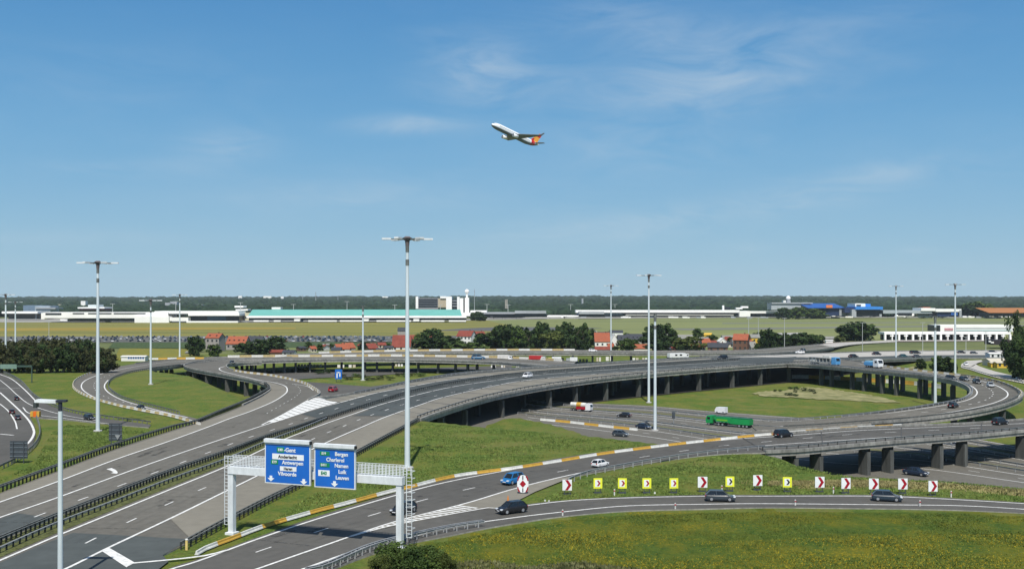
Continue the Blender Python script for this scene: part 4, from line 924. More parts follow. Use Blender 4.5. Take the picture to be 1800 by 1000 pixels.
STY = {  # length, width, belt, roof, cabin front base, front top, rear top, rear base
    'hatch': (4.1, 1.74, .88, 1.46, 1.05, .35, -1.45, -1.95), 'sedan': (4.5, 1.76, .86, 1.42, 1.0, .30, -1.05, -1.75), 'suv': (4.6, 1.86, 1.02, 1.72, 1.15, .55, -1.85, -2.2), 'mini': (3.7, 1.62, .9, 1.48, 1.1, .55, -1.35, -1.75), 'estate': (4.6, 1.76, .88, 1.45, 1.05, .35, -1.9, -2.25)}
def car_tree(style, pn, c, metal=0):
    L, W, bz, rz_, cf, ct, rt_, rb_ = STY[style]; h = L/2; w_ = W/2; pm = paint(pn, c, metal); root = bpy.data.objects.new('car', None); col.objects.link(root)
    mb = MB(); loft(mb, [(-h, w_*.80, w_*.86, w_*.80, .42, .72, bz*.93), (-h+.12, w_*.9, w_*.96, w_*.86, .28, .74, bz), (rb_+.2, w_*.95, w_, w_*.90, .2, .74, bz+.02), (cf-.1, w_*.95, w_, w_*.88, .2, .72, bz), (h-.55, w_*.94, w_*.98, w_*.80, .22, .62, bz-.12), (h-.12, w_*.86, w_*.90, w_*.7, .26, .56, bz-.26), (h, w_*.76, w_*.80, w_*.62, .36, .54, bz-.36)])
    mb.build('body', pm, root)
    mb = MB(); n = 0
    q = [(cf, w_*.84, bz-.03), (ct, w_*.66, rz_-.05), (rt_, w_*.66, rz_-.05), (rb_, w_*.84, bz-.0)]
    l = [(x, -s_, z) for x, s_, z in q]; r = [(x, s_, z) for x, s_, z in q]
    mb.v += l+r; mb.f += [(0, 1, 2, 3), (4, 7, 6, 5), (0, 4, 5, 1), (3, 2, 6, 7), (1, 5, 6, 2)]; mb.m += [0]*5
    mb.build('windows', glass, root)
    mb = MB(); mb.prism([(ct+.06, -w_*.64, rz_-.05), (ct-.1, -w_*.62, rz_), (rt_+.1, -w_*.62, rz_), (rt_-.04, -w_*.64, rz_-.05)], (0, W*.64, 0))
    for s_ in (-1, 1):   # pillars
        for a, b in ((0, 1), (3, 2)): mb.bar((q[a][0], s_*q[a][1]*1.0, q[a][2]), (q[b][0], s_*q[b][1], q[b][2]), .09, .09)
        xm = (ct+rt_)/2; mb.bar((xm, s_*w_*.85, bz-.02), (xm-.05, s_*w_*.67, rz_-.05), .10, .05)
    mb.build('roof', pm, root)
    for sx in (-1, 1):
        for sy in (-1, 1): o = mobj('wheel', wheel_mesh(.33 if style != 'suv' else .38), root); o.location = (sx*(h-.82), sy*(w_-.12), .33)
    for sy in (-1, 1):
        mb = MB(); mb.box(h-.30, h-.02, sy*w_*.62-.16, sy*w_*.62+.16, .56, .70); mb.build('headlight', lampw, root)
        mb = MB(); mb.box(-h-.01, -h+.16, sy*w_*.72-.12, sy*w_*.72+.12, .66, .86); mb.build('taillight', lampr, root)
    mb = MB(); mb.box(h-.06, h+.02, -.26, .26, .40, .50); mb.box(-h-.02, -h+.05, -.26, .26, .50, .60); mb.build('number_plate', swhite, root)
    return root
def copy_tree(o, parent=None):
    c = o.copy(); col.objects.link(c); c.parent = parent
    for ch in list(o.children): copy_tree(ch, c)
    return c
protos = {}
def car(x, y, x2, y2, style, pn, c, label, scale=1.0, z=None, metal=0, group='cars on the roads'):
    """car whose wheels stand under pixel (x, y), heading towards pixel (x2, y2) on the same road"""
    a = hit(x, y) if z is None else P(x, y, z); b = P(x2, y2, a.z); rz_ = math.atan2(b.y-a.y, b.x-a.x)
    k = (style, pn)
    if k in protos: o = copy_tree(protos[k])
    else: o = protos[k] = car_tree(style, pn, c, metal)
    o.location = (a.x, a.y, a.z+.05); o.rotation_euler = (0, 0, rz_); o.scale = (scale,)*3
    tag(o, label, 'car', group); return o
BK, DB, DG, SV, WH, RD, BL = (.012, .012, .014), (.012, .022, .045), (.04, .05, .06), (.35, .37, .38), (.75, .75, .75), (.35, .006, .02), (.01, .14, .36)
C_ = [(899, 901, 840, 909, 'hatch', 'black', BK, 'black hatchback joining the slip road in front of the orange marker', 1.02), (709, 902, 660, 916, 'hatch', 'black', BK, 'black hatchback half hidden behind the right leg of the gantry', 1.0),
    (901, 850, 860, 859, 'mini', 'bright_blue', BL, 'bright blue small car behind the tall divergence board', 1.1), (1055, 820, 1100, 811, 'hatch', 'white', WH, 'white car on the front slip road below the sunken motorway', .84),
    (1377, 768, 1410, 765, 'suv', 'black', BK, 'black off-road car passing the yellow and white blocks', .92), (1266, 880, 1310, 881, 'hatch', 'slate', DG, 'slate grey hatchback on the exit road under a yellow chevron board', 1.0),
    (1559, 880, 1600, 882, 'hatch', 'dark_blue_grey', (.025, .04, .055), 'dark blue-grey hatchback on the exit road towards the right end', .98), (1758, 746, 1790, 743, 'suv', 'black', BK, 'black car on the slip road viaduct near the right edge', .9),
    (1676, 716, 1710, 709, 'sedan', 'black', BK, 'black saloon on the lower side of the right loop ramp', .95), (1672, 667, 1700, 670, 'hatch', 'black', BK, 'first black car at the top of the right loop ramp', 1.0),
    (1695, 669, 1720, 673, 'hatch', 'dark_slate', DG, 'dark grey car in the middle of the three close together on the right loop', 1.0), (1717, 674, 1740, 680, 'hatch', 'black', BK, 'dark car third in the line on the right loop ramp', 1.0),
    (1741, 680, 1765, 690, 'hatch', 'silver', SV, 'silver car at the outer bend of the right loop ramp', 1.0), (927, 664, 905, 667, 'mini', 'white', WH, 'small white car alone on the curved motorway viaduct', 1.2),
    (1500, 628.5, 1530, 627, 'sedan', 'black', BK, 'black car on the far pale road, leftmost of five', 1.3), (1541, 624, 1570, 623, 'sedan', 'black', BK, 'black car on the far pale road near the slender mast', 1.3),
    (1588, 627.5, 1610, 627, 'sedan', 'dark_teal', (.02, .08, .09), 'dark teal car right of the slender far mast', 1.2), (1609, 622, 1640, 621.5, 'estate', 'black', BK, 'long dark car on the upper lane of the far pale road', 1.5),
    (1612, 628.5, 1640, 628, 'sedan', 'slate', DG, 'grey car just below the long dark one on the far road', 1.2), (1690, 621, 1710, 621, 'sedan', 'black', BK, 'black car on the far road right of the wide headed mast', 1.2),
    (1745, 621, 1770, 621, 'sedan', 'black', BK, 'black car on the far road above the yellow building at the right', 1.3), (1712, 622, 1740, 622, 'hatch', 'slate', DG, 'grey car on the far road between two black ones', 1.1),
    (1270, 631.5, 1250, 632.5, 'suv', 'black', BK, 'black car on the far side of the viaduct below the brick house', 1.1), (1412, 618, 1420, 617, 'suv', 'black', BK, 'black tall car where the farthest viaduct reaches the ground', 1.0),
    (1406, 621, 1390, 621, 'hatch', 'white', WH, 'white car right beside the tall black one on the farthest road', 1.1), (1042, 618, 1060, 618, 'hatch', 'white', WH, 'white car on the farthest viaduct in front of the orange roofed house', 1.1),
    (841, 632, 860, 632, 'hatch', 'dark_cyan', (.01, .09, .19), 'dark blue car on the lower far viaduct right of the tall mast', 1.6), (408, 639, 415, 641, 'sedan', 'black', BK, 'black car at the tip of the hairpin ramp', .95),
    (248, 719, 262, 722, 'sedan', 'black', BK, 'black car on the lower side of the left loop road', .75), (157, 737, 168, 739, 'estate', 'black', BK, 'black car on the far left ramp beside the meadow bank', .8),
    (29, 703, 22, 697, 'hatch', 'black', BK, 'black car on the left ramp, upper of three', .72), (21, 727, 15, 716, 'hatch', 'dark_red_black', (.03, .01, .012), 'very dark car in the middle of the left road', .75),
    (31, 737, 25, 727, 'sedan', 'dark_slate', DG, 'dark grey car right behind another on the left road', .75), (1790, 669, 1800, 672, 'sedan', 'dark_blue', DB, 'dark blue car on the pale ramp at the far right edge', 1.0),
    (1698, 642, 1720, 650, 'hatch', 'white', WH, 'white car on the hook of the pale ramp behind the wide headed mast', 1.1)]
for c in C_: car(*c[:9])if False else car(c[0], c[1], c[2], c[3], c[4], c[5], c[6], c[7], c[8])
for c in [(586, 688, 600, 685, 'suv', 'red', RD, 'red car beside the blue sign between the viaducts', 1.15), (1097, 733, 1080, 732, 'sedan', 'black', BK, 'black car on the sunken motorway between the white lorry and the green truck', .95),
    (1131, 753, 1150, 755, 'sedan', 'dark_blue', DB, 'dark blue car just left of the pale mast on the sunken motorway', .95), (1091, 766.5, 1110, 768, 'hatch', 'dark_slate', DG, 'dark hatchback on the low lane beside the short block barrier', 1.0),
    (1610, 835, 1650, 840, 'sedan', 'dark_blue', DB, 'dark blue car in the shade under the slip road viaduct', 1.05), (1665, 780, 1690, 783, 'sedan', 'dark_blue', DB, 'dark car hidden in the shade beyond the viaduct columns', 1.2)]:
    car(*c[:9], z=.03)

def veh(name, x, y, x2, y2, label, cat, z=None, scale=1.0):
    a = hit(x, y) if z is None else P(x, y, z); b = P(x2, y2, a.z)
    t = empty(name, (a.x, a.y, a.z+.05), rz=math.atan2(b.y-a.y, b.x-a.x), label=label, cat=cat); t.scale = (scale,)*3; return t
def wheels(t, xs, w_=1.0, r=.5):
    for x in xs:
        for s_ in (-1, 1): o = mobj('wheel', wheel_mesh(r), t); o.location = (x, s_*w_, r)
def part(t, name, m, fn): mb = MB(); fn(mb); return mb.build(name, m, t)
gr = mat('truck_green', (.012, .27, .07), rough=.4, var=.08, scale=.6); grd = mat('truck_green_dark', (.008, .12, .045), rough=.5); ywg = mat('truck_yellow_green', (.16, .42, .03), rough=.5)
t = veh('tipper_truck', 1281, 749, 1240, 745.5, 'long green articulated tipper truck on the sunken motorway', 'truck', z=0, scale=.92); t.scale = (.95, .9, .80)
part(t, 'cab', gr, lambda m: (m.prism([(4.6, -1.2, .7), (6.6, -1.2, .7), (6.7, -1.2, 1.9), (6.3, -1.2, 3.1), (4.6, -1.2, 3.2)], (0, 2.4, 0)),))
part(t, 'windscreen', glass, lambda m: m.prism([(6.60, -1.05, 1.95), (6.74, -1.05, 1.9), (6.36, -1.05, 2.95), (6.25, -1.05, 2.95)], (0, 2.1, 0)))
part(t, 'side_window', glass, lambda m: (m.box(5.3, 6.2, -1.22, -1.2, 1.9, 2.7), m.box(5.3, 6.2, 1.2, 1.22, 1.9, 2.7)))
part(t, 'chassis', sgrey, lambda m: m.box(-6.6, 6.4, -.5, .5, .6, .95))
part(t, 'hopper', gr, lambda m: m.prism([(4.2, -1.2, 2.9), (3.4, -1.2, 1.4), (-.4, -1.2, 1.3), (-1.2, -1.2, 1.0), (-6.9, -1.2, 1.0), (-7.0, -1.2, 2.7), (-1.4, -1.2, 2.75), (-.6, -1.2, 3.0)], (0, 2.4, 0)))
part(t, 'cover', grd, lambda m: m.box(-6.8, 4.0, -1.0, 1.0, 2.72, 3.02)); part(t, 'side_stripe', ywg, lambda m: m.box(-.2, 3.2, 1.205, 1.22, 1.75, 2.25)); part(t, 'side_stripe', ywg, lambda m: m.box(-.2, 3.2, -1.22, -1.205, 1.75, 2.25))
wheels(t, (5.7, 2.6, 1.4, -3.8, -5.0, -6.1), 1.0, .52)
t = veh('white_van', 1268, 727, 1240, 725, 'small white van with a dark square window behind the green truck', 'van', z=0)
part(t, 'body', paint('white', WH), lambda m: m.prism([(-1.6, -.95, .35), (1.6, -.95, .35), (1.7, -.95, 1.1), (1.2, -.95, 1.9), (-1.6, -.95, 1.95)], (0, 1.9, 0))); part(t, 'window', glass, lambda m: m.box(-.6, .5, -.97, -.95, 1.15, 1.65))
part(t, 'windscreen', glass, lambda m: m.prism([(1.68, -.8, 1.15), (1.73, -.8, 1.12), (1.28, -.8, 1.8), (1.22, -.8, 1.8)], (0, 1.6, 0))); wheels(t, (-1.0, 1.0), .85, .33)
t = veh('tanker_lorry', 1021, 722.5, 1045, 724, 'short white and red tanker lorry coming out from under the viaduct', 'truck', z=0, scale=.78)
part(t, 'cab', paint('white', WH), lambda m: m.prism([(2.6, -1.2, .6), (4.6, -1.2, .6), (4.7, -1.2, 2.0), (4.3, -1.2, 3.1), (2.6, -1.2, 3.1)], (0, 2.4, 0))); part(t, 'windscreen', glass, lambda m: m.prism([(4.66, -1, 2.0), (4.76, -1, 1.95), (4.36, -1, 2.9), (4.28, -1, 2.9)], (0, 2, 0)))
part(t, 'tank', wht, lambda m: m.tube((-4.2, 0, 2.45), (2.3, 0, 2.35), .85, .95, 12)); part(t, 'tank_band', yel, lambda m: m.tube((-1.6, 0, 2.42), (.4, 0, 2.40), .93, .97, 12)); part(t, 'underframe', paint('red', RD), lambda m: m.box(-1.5, 2.5, -1.1, 1.1, .8, 1.7)); part(t, 'chassis', sgrey, lambda m: m.box(-4.4, 4.2, -.5, .5, .6, .9))
wheels(t, (3.7, .2, -2.6, -3.7), 1.0, .5)
t = veh('pickup_lorry', 1537, 646.5, 1560, 648.5, 'light blue flatbed lorry with a white cab on the right loop ramp', 'truck', scale=1.0)
lb_ = mat('light_blue_paint', (.10, .33, .62), rough=.4)
part(t, 'bed', lb_, lambda m: m.box(-4.4, .4, -1.2, 1.2, .9, 2.0)); part(t, 'cab', swhite, lambda m: m.prism([(.6, -1.2, .6), (3.4, -1.2, .6), (3.5, -1.2, 1.9), (3.0, -1.2, 3.2), (.6, -1.2, 3.3)], (0, 2.4, 0))); part(t, 'side_window', glass, lambda m: m.box(1.5, 2.7, -1.22, -1.2, 1.9, 2.7)); part(t, 'load', mat('load_cyan', (.25, .5, .65)), lambda m: m.box(-4.0, 0, -1, 1, 2.0, 2.5))
part(t, 'windscreen', glass, lambda m: m.prism([(3.46, -1, 1.95), (3.54, -1, 1.9), (3.08, -1, 3.0), (2.98, -1, 3.0)], (0, 2, 0))); wheels(t, (2.5, -2.4, -3.4), 1.0, .5)
t = veh('car_transporter', 1455, 642, 1490, 644.5, 'grey trailer truck with a blue cab at the start of the right loop ramp', 'truck', scale=1.0)
part(t, 'trailer', mat('trailer_grey', (.30, .31, .30), rough=.6, var=.2), lambda m: (m.box(-9, 2.2, -1.2, 1.2, .9, 1.3), m.box(-9, 2.2, -1.2, 1.2, 2.7, 2.9), *[m.box(-9+i*1.85, -8.8+i*1.85, -1.2, 1.2, 1.3, 2.7) for i in range(7)]))
part(t, 'load', wht, lambda m: (m.box(-8.4, -5, -.9, .9, 1.35, 2.4), m.box(-1.9, 1.6, -.9, .9, 2.9, 3.7))); part(t, 'cab', lb_, lambda m: m.prism([(3.0, -1.2, .6), (5.3, -1.2, .6), (5.4, -1.2, 1.9), (5.0, -1.2, 3.2), (3.0, -1.2, 3.3)], (0, 2.4, 0)))
part(t, 'windscreen', glass, lambda m: m.prism([(5.36, -1, 1.95), (5.44, -1, 1.9), (5.06, -1, 3.0), (4.98, -1, 3.0)], (0, 2, 0))); wheels(t, (4.4, 1.6, -6.2, -7.4), 1.0, .5)
for (x, y, x2, y2, L, c1, c2, lb) in [(945, 634, 965, 634.5, 9, (.42, .03, .03), WH, 'red and white box lorry between the two far viaducts'), (888, 632.5, 905, 632.8, 8, (.62, .60, .56), WH, 'cream box lorry between the two far viaducts'), (975, 636, 960, 636, 7, WH, (.7, .6, .1), 'white box lorry with a yellow cab near the far viaduct'),
                            (1192, 630.5, 1210, 630, 11, WH, WH, 'white coach with two dark windows beyond the viaduct'), (1005, 637, 990, 637, 6, WH, SV, 'short white van by the wall beyond the viaduct')]:
    t = veh('box_lorry', x, y, x2, y2, lb, 'truck', z=U-.5 if x < 960 else 4.6)
    m1 = mat('box_%d' % x, c1, rough=.5); part(t, 'box', m1, lambda m: m.box(-L/2, L/2-2, -1.2, 1.2, .9, 3.2)); part(t, 'cab', mat('cab_%d' % x, c2, rough=.4), lambda m: m.box(L/2-1.9, L/2, -1.15, 1.15, .6, 2.6)); part(t, 'cab_window', glass, lambda m: (m.box(L/2-1.2, L/2-.3, -1.17, -1.15, 1.6, 2.3), m.box(L/2, L/2+.02, -1, 1, 1.6, 2.4)))
    if x > 1100: part(t, 'window', glass, lambda m: (m.box(-2.5, -1.2, -1.22, -1.2, 1.7, 2.6), m.box(.2, 1.5, -1.22, -1.2, 1.7, 2.6)))
    wheels(t, (-L/2+1.2, L/2-1.2), 1.0, .5); t.scale = (.85, .85, .72) if x < 1100 else (1, 1, .85)

# ---------------------------------------------------------------- the airliner
Ya = 640; k = Ya/F; c0 = Vector(((905-900)*k, Ya, CH+(HZ-238)*k))
pl = empty('airliner', tuple(c0), label='white airliner with a red and orange tail climbing to the left in the sky', cat='airplane')
hd = Vector((-math.cos(R(36)), -math.sin(R(36)), math.tan(R(17)))).normalized(); up0 = Vector((-.10, -.12, 1)); lf = up0.cross(hd).normalized(); up_ = hd.cross(lf)
pl.rotation_euler = Matrix((hd, lf, up_)).transposed().to_euler()
pw = mat('airliner_white', (.80, .82, .84), rough=.35, var=.03); pg = mat('airliner_belly', (.16, .18, .20), rough=.5); pr = mat('airliner_red', (.55, .02, .02), rough=.4); po = mat('airliner_orange', (.80, .36, .05), rough=.4)
def fus(mb, st, k=16, half=None):
    rg = []
    for x, r, zc in st:
        n = len(mb.v)
        for i in range(k): a = 2*math.pi*i/k; mb.v.append((x, r*math.cos(a), zc+r*math.sin(a)))
        rg.append(n)
    for a, b in zip(rg, rg[1:]):
        for i in range(k):
            j = (i+1) % k; mb.f.append((a+i, b+i, b+j, a+j)); mb.m.append(1 if k*.53 <= i <= k*.93 else 0)
st = [(17.5, .15, -.35), (17.0, .8, -.3), (16, 1.35, -.15), (14.4, 1.8, -.05), (12, 2.0, 0), (0, 2.0, 0), (-9, 2.0, 0), (-13, 1.65, .3), (-16, 1.0, .75), (-18.2, .25, 1.15)]
mb = MB(); fus(mb, st); mb.build('fuselage', [pw, pg], pl, True)
for s_ in (-1, 1):
    mb = MB(); mb.prism([(4.2, s_*1.6, -1.1), (-3.2, s_*1.6, -1.1), (-7.2, s_*17, .9), (-5.6, s_*17, .9)], (0, 0, .32)); mb.build('wing', pg, pl)
    mb = MB(); mb.prism([(-5.6, s_*17, .95), (-7.2, s_*17, .95), (-8.4, s_*17.5, 3.0), (-7.6, s_*17.5, 3.0)], (0, .15, 0)); mb.build('winglet', pg, pl)
    mb = MB(); mb.tube((4.6, s_*5.6, -2.2), (1.2, s_*5.6, -2.0), 1.15, .85, 14); mb.build('engine', pw, pl, True); mb = MB(); mb.tube((4.68, s_*5.6, -2.2), (4.5, s_*5.6, -2.2), 1.0, 1.0, 14); mb.box(1.0, 3.8, s_*5.6-.1, s_*5.6+.1, -1.5, -.6); mb.build('engine_intake', pg, pl)
    mb = MB(); mb.prism([(-13.8, s_*.8, .8), (-16.4, s_*.8, .9), (-18.2, s_*6.2, 1.5), (-17.0, s_*6.2, 1.5)], (0, 0, .2)); mb.build('tailplane', pg, pl)
mb = MB(); mb.prism([(-11.2, -.15, 1.7), (-16.6, -.15, 1.7), (-18.6, -.15, 7.6), (-16.6, -.15, 7.6)], (0, .3, 0)); mb.build('tail_fin', po, pl)
mb = MB(); mb.prism([(-15.6, -.19, 5.2), (-17.8, -.19, 5.2), (-18.6, -.19, 7.6), (-16.6, -.19, 7.6)], (0, .38, 0)); mb.prism([(-11.2, -.19, 1.7), (-13.6, -.19, 1.7), (-14.0, -.19, 3.6), (-13.1, -.19, 3.6)], (0, .38, 0)); mb.build('fin_band', pr, pl)
mb = MB(); mb.tube((-11.5, 0, .25), (-14.2, 0, .5), 1.86, 1.50, 16, False); mb.build('tail_band', pr, pl, True)
mb = MB(); mb.box(16.1, 16.7, -.9, .9, .45, .8); mb.build('cockpit_window', glass, pl)
for s_ in (-1, 1): mb = MB(); [mb.box(-10+i*.75, -9.65+i*.75, s_*1.95, s_*2.02, .35, .7) for i in range(31)]; mb.build('cabin_windows', pg, pl)
# ---------------------------------------------------------------- trees
leafs = {'dark': foliage('leaf_dark', (.012, .028, .010), (.045, .075, .020), .12), 'mid': foliage('leaf_mid', (.025, .055, .014), (.085, .125, .028), .18), 'olive': foliage('leaf_olive', (.040, .060, .014), (.10, .12, .03), .4), 'brown': foliage('leaf_brown', (.020, .032, .012), (.060, .062, .022), .4)}
def crown_mesh(seed, n=1100, shape='round', leaf=.12, clumps=26):
    """leaf quads spread over many small clumps filling a crown of unit height"""
    r = np.random.default_rng(seed); mb = MB(); cs = []
    while len(cs) < clumps:
        p = r.uniform(-1, 1, 3)
        if shape == 'round' and not .15 < np.linalg.norm(p) < 1: continue
        if shape == 'cone' and np.hypot(p[0], p[1]) > (1-(p[2]+1)/2)*.95+.08: continue
        if shape == 'wide' and np.linalg.norm(p*np.array([1, 1, 1.05])) > 1: continue
        cs.append(p)
    per = n//clumps
    for c in cs:
        cr_ = r.uniform(.20, .36)*(.6 if shape == 'cone' else 1)
        for _ in range(per):
            d = r.normal(size=3); d /= np.linalg.norm(d); q = c+d*cr_*r.uniform(.55, 1)
            nrm = d*.8+r.normal(size=3)*.5; nrm /= np.linalg.norm(nrm); a = np.cross(nrm, r.normal(size=3)); a /= np.linalg.norm(a); b = np.cross(nrm, a); s = leaf*r.uniform(.5, 1.1)
            q = q*np.array([.5, .5, .5])+np.array([0, 0, .5])
            a = a*s*.5; b = b*s*.5
            mb.tri(q-a, q+a*.9+b*.2, q+b*1.3); mb.tri(q-a*.6-b*.7, q+a-b*.3, q+b*.5)
    return mb
CM = {}
def tree(x, yb, wpx, hpx, kind='mid', shape='round', z=0, label='', trunk=.16, group='trees of the village', name='tree', yd=None, det=2000, leaf=.13):
    """tree standing on the ground at pixel (x, yb); width and height in photo pixels"""
    b = P(x, yb, z); k = b.y/F; h, w_ = hpx*k, wpx*k
    t = empty(name, tuple(b), rz=random.random()*6, label=label, cat='tree', group=group)
    key = (kind, shape, random.randrange(3), det)
    if key not in CM:
        CM[key] = crown_mesh(len(shape)*17+key[2]*13+det, det, shape, leaf, 22 if det < 1000 else 44 if det < 3000 else 70).mesh('crown', leafs[kind])
    o = mobj('crown', CM[key], t); o.scale = (w_, w_, h*(1-trunk)*1.02); o.location = (0, 0, h*trunk)
    if ('trunk',) not in CM:
        mb = MB(); mb.tube((0, 0, 0), (0, 0, .6), .05, .025, 7)
        for a in range(4): mb.tube((0, 0, .3+.07*a), (.2*math.cos(a*1.7), .2*math.sin(a*1.7), .6+.05*a), .02, .008, 5)
        CM[('trunk',)] = mb.mesh('trunk', bark)
    o = mobj('trunk', CM[('trunk',)], t); o.scale = (h*.8, h*.8, h); return t
# thicket at the left
lab = ['dark tree of the dense thicket at the left edge below the car park'][0]
rn = random.Random(4)
for i in range(34):
    x = -8+i%17*12.2+rn.uniform(-4, 4); row = i//17
    hp = (46 if x < 150 else 40 if x < 175 else 30)*rn.uniform(.93, 1.05)
    tree(x, 654-row*8+rn.uniform(-1, 1), rn.uniform(34, 44), hp+row*2, 'brown' if rn.random() < .75 else 'dark', 'wide', z=U if row == 0 else 3, label='dark brownish tree in the %s row of the left thicket' % ('back' if row else 'front'), group='trees of the left thicket', trunk=.0, leaf=.11, det=1500)
TREES = [(342, 625, 22, 32, 'dark', 'round', 'dark tree left of the grey walled house'), (377, 626, 20, 20, 'mid', 'round', 'low bush in front of the grey walled house'), (352, 617, 14, 24, 'mid', 'round', 'slender tree beside the grey walled house'),
    (432, 621, 32, 20, 'dark', 'wide', 'dark bush right of the orange roofed house'), (455, 622, 30, 24, 'dark', 'wide', 'dark wide tree left of the long low red roof'), (485, 619, 34, 26, 'dark', 'round', 'dark round tree behind the long low red roof'),
    (637, 618, 14, 24, 'dark', 'cone', 'dark narrow tree beside the mast between the red roofs'), (745, 613, 46, 18, 'dark', 'wide', 'low dark shrub right of the big red barn roof'), (760, 612, 40, 32, 'dark', 'round', 'dark tree right of the big red barn roof'), (790, 614, 40, 22, 'dark', 'wide', 'dark wide shrub left of the white house'),
    (820, 616, 60, 14, 'mid', 'wide', 'green hedge below the white house'), (862, 613, 44, 30, 'dark', 'round', 'dark tree right of the white house'), (888, 614, 34, 46, 'dark', 'round', 'tall dark tree at the left of the village wood'), (908, 614, 30, 38, 'mid', 'round', 'green tree in the left part of the village wood'),
    (928, 614, 26, 42, 'dark', 'cone', 'pointed dark tree in the village wood'), (952, 614, 30, 44, 'dark', 'round', 'dark tree in the middle of the village wood'), (972, 615, 34, 34, 'olive', 'round', 'olive green tree in the middle of the village wood'), (992, 614, 30, 44, 'dark', 'round', 'dark tree right of the olive one'),
    (1012, 614, 26, 46, 'dark', 'cone', 'first of two pointed dark trees beside the orange house'), (1026, 613, 24, 46, 'dark', 'cone', 'second of two pointed dark trees beside the orange house'), (940, 612, 30, 30, 'mid', 'wide', 'low green tree at the front of the village wood'), (1035, 606, 26, 26, 'dark', 'round', 'dark tree behind the orange roofed house'),
    (1100, 616, 26, 20, 'mid', 'wide', 'green bush right of the white gabled house'), (1168, 610, 32, 38, 'dark', 'round', 'dark tree right of the pale mast'), (1183, 610, 24, 40, 'dark', 'cone', 'pointed dark tree right of the pale mast'), (1160, 617, 40, 18, 'dark', 'wide', 'low shrub below the dark trees right of the pale mast'),
    (1150, 600, 30, 28, 'dark', 'round', 'dark tree behind the low dark roofs'), (1224, 592, 24, 16, 'mid', 'cone', 'green tree behind the grey barn roof'), (1212, 615, 44, 22, 'olive', 'round', 'olive bush in front of the grey barn roof'), (1250, 600, 16, 12, 'dark', 'wide', 'small dark bush in the village'),
    (1330, 596, 18, 12, 'dark', 'wide', 'dark rounded bush above the yellow building'), (1350, 617, 26, 36, 'dark', 'round', 'dark tree with the pale window behind'), (1372, 613, 30, 26, 'dark', 'round', 'dark tree left of the slim street lamp'), (1393, 611, 34, 24, 'dark', 'round', 'dark tree right of the slim street lamp'),
    (1415, 608, 32, 22, 'dark', 'round', 'dark rounded tree toward the right end of the hedge'), (1432, 604, 26, 16, 'mid', 'wide', 'low tree ending the dark hedge at the right'), (1495, 598, 40, 28, 'dark', 'round', 'left half of the big round tree on the airfield edge'), (1513, 598, 44, 30, 'dark', 'round', 'right half of the big round tree on the airfield edge'),
    (1475, 600, 16, 10, 'olive', 'wide', 'small olive bush left of the big round tree'), (1618, 649, 16, 18, 'dark', 'round', 'dark round bush beside the sandy patch at the right'), (1658, 656, 26, 28, 'dark', 'round', 'dark tree left of the wide headed mast'), (1672, 657, 16, 22, 'dark', 'round', 'narrow dark tree at the foot of the wide headed mast'), (1648, 655, 20, 26, 'mid', 'round', 'green tree behind the pale mast at the right loop'),
    (838, 562, 20, 14, 'dark', 'round', 'dark tree beside the control tower'), (845, 563, 16, 12, 'dark', 'round', 'dark bush beside the control tower'), (1378, 560, 22, 18, 'dark', 'round', 'dark tree left of the big blue hangar'), (1402, 560, 22, 22, 'mid', 'round', 'tree in front of the grey airport building'), (1390, 556, 24, 14, 'dark', 'wide', 'low trees in front of the grey airport building'), (1428, 559, 44, 16, 'mid', 'wide', 'green trees at the foot of the big blue hangar'), (1700, 556, 50, 22, 'dark', 'wide', 'dark trees beyond the right airfield'), (1720, 556, 40, 24, 'mid', 'round', 'mixed trees left of the long brown roof')]
for (x, yb, wp, hp, kd, sh, lb) in TREES: tree(x, yb+1, wp*(1.3 if sh != 'cone' else 1.5), hp*1.04, kd, sh, label=lb, trunk=.03 if sh != 'cone' else .0)
for i in range(26):
    x = 745+i*12 if i < 25 else 1140
    if 792 < x < 876: continue
    tree(x+rn.uniform(-5, 5), 610+rn.uniform(-4, 6), rn.uniform(26, 38), rn.uniform(14, 24) if x < 870 else rn.uniform(20, 34), rn.choice(['dark', 'dark', 'mid']), 'round', label='dark tree of the village wood, %s' % ('left part' if x < 870 else 'middle part' if x < 960 else 'right part'), trunk=0, group='trees of the village wood')
for i in range(9):
    x = 1348+i*11; tree(x, 614-i*1.2, 28, rn.uniform(16, 24), 'dark', 'round', label='dark tree of the hedge running right from the yellow building', trunk=0, group='trees of the right village hedge')
# dark poplar at the right edge
tree(1786, 664, 44, 104, 'dark', 'round', z=0, label='tall dark tree at the right edge', group=None, trunk=.02, det=5000, leaf=.075)
tree(1803, 668, 50, 76, 'dark', 'round', z=0, label='lower dark tree cut by the right edge', group=None, trunk=.02, det=5000, leaf=.075)
# near shrubs at the bottom
for (x, yb, wp, hp, lb, kd) in [(697, 1010, 80, 58, 'large green shrub in front of the right gantry leg at the bottom', 'mid'), (745, 1020, 80, 58, 'second green shrub joined to the large one at the bottom', 'mid'), (782, 1022, 40, 46, 'small shrub at the right end of the bottom bushes', 'olive'), (668, 1036, 44, 60, 'shrub at the left foot of the bottom bushes', 'olive')]:
    t = tree(x, yb, wp, hp, kd, 'wide', z=U, label=lb, group='shrubs at the bottom edge', trunk=.0, name='shrub', det=9000, leaf=.055)
# shrubs on the sandy patch
for i, (x, y, wp, hp) in enumerate([(1362, 688, 7, 4), (1371, 688, 7, 4), (1389, 684, 10, 5), (1399, 686, 12, 7), (1414, 687, 14, 6), (1426, 688, 14, 5), (1432, 692, 8, 5), (1398, 690, 8, 4), (1388, 695, 18, 5), (1398, 696, 12, 4), (1620, 647, 10, 6)]):
    tree(x, y, wp, hp, 'dark', 'wide', label='low dark shrub on the sandy patch inside the right loop', group='shrubs on the sandy patch', trunk=0, name='shrub', det=500)

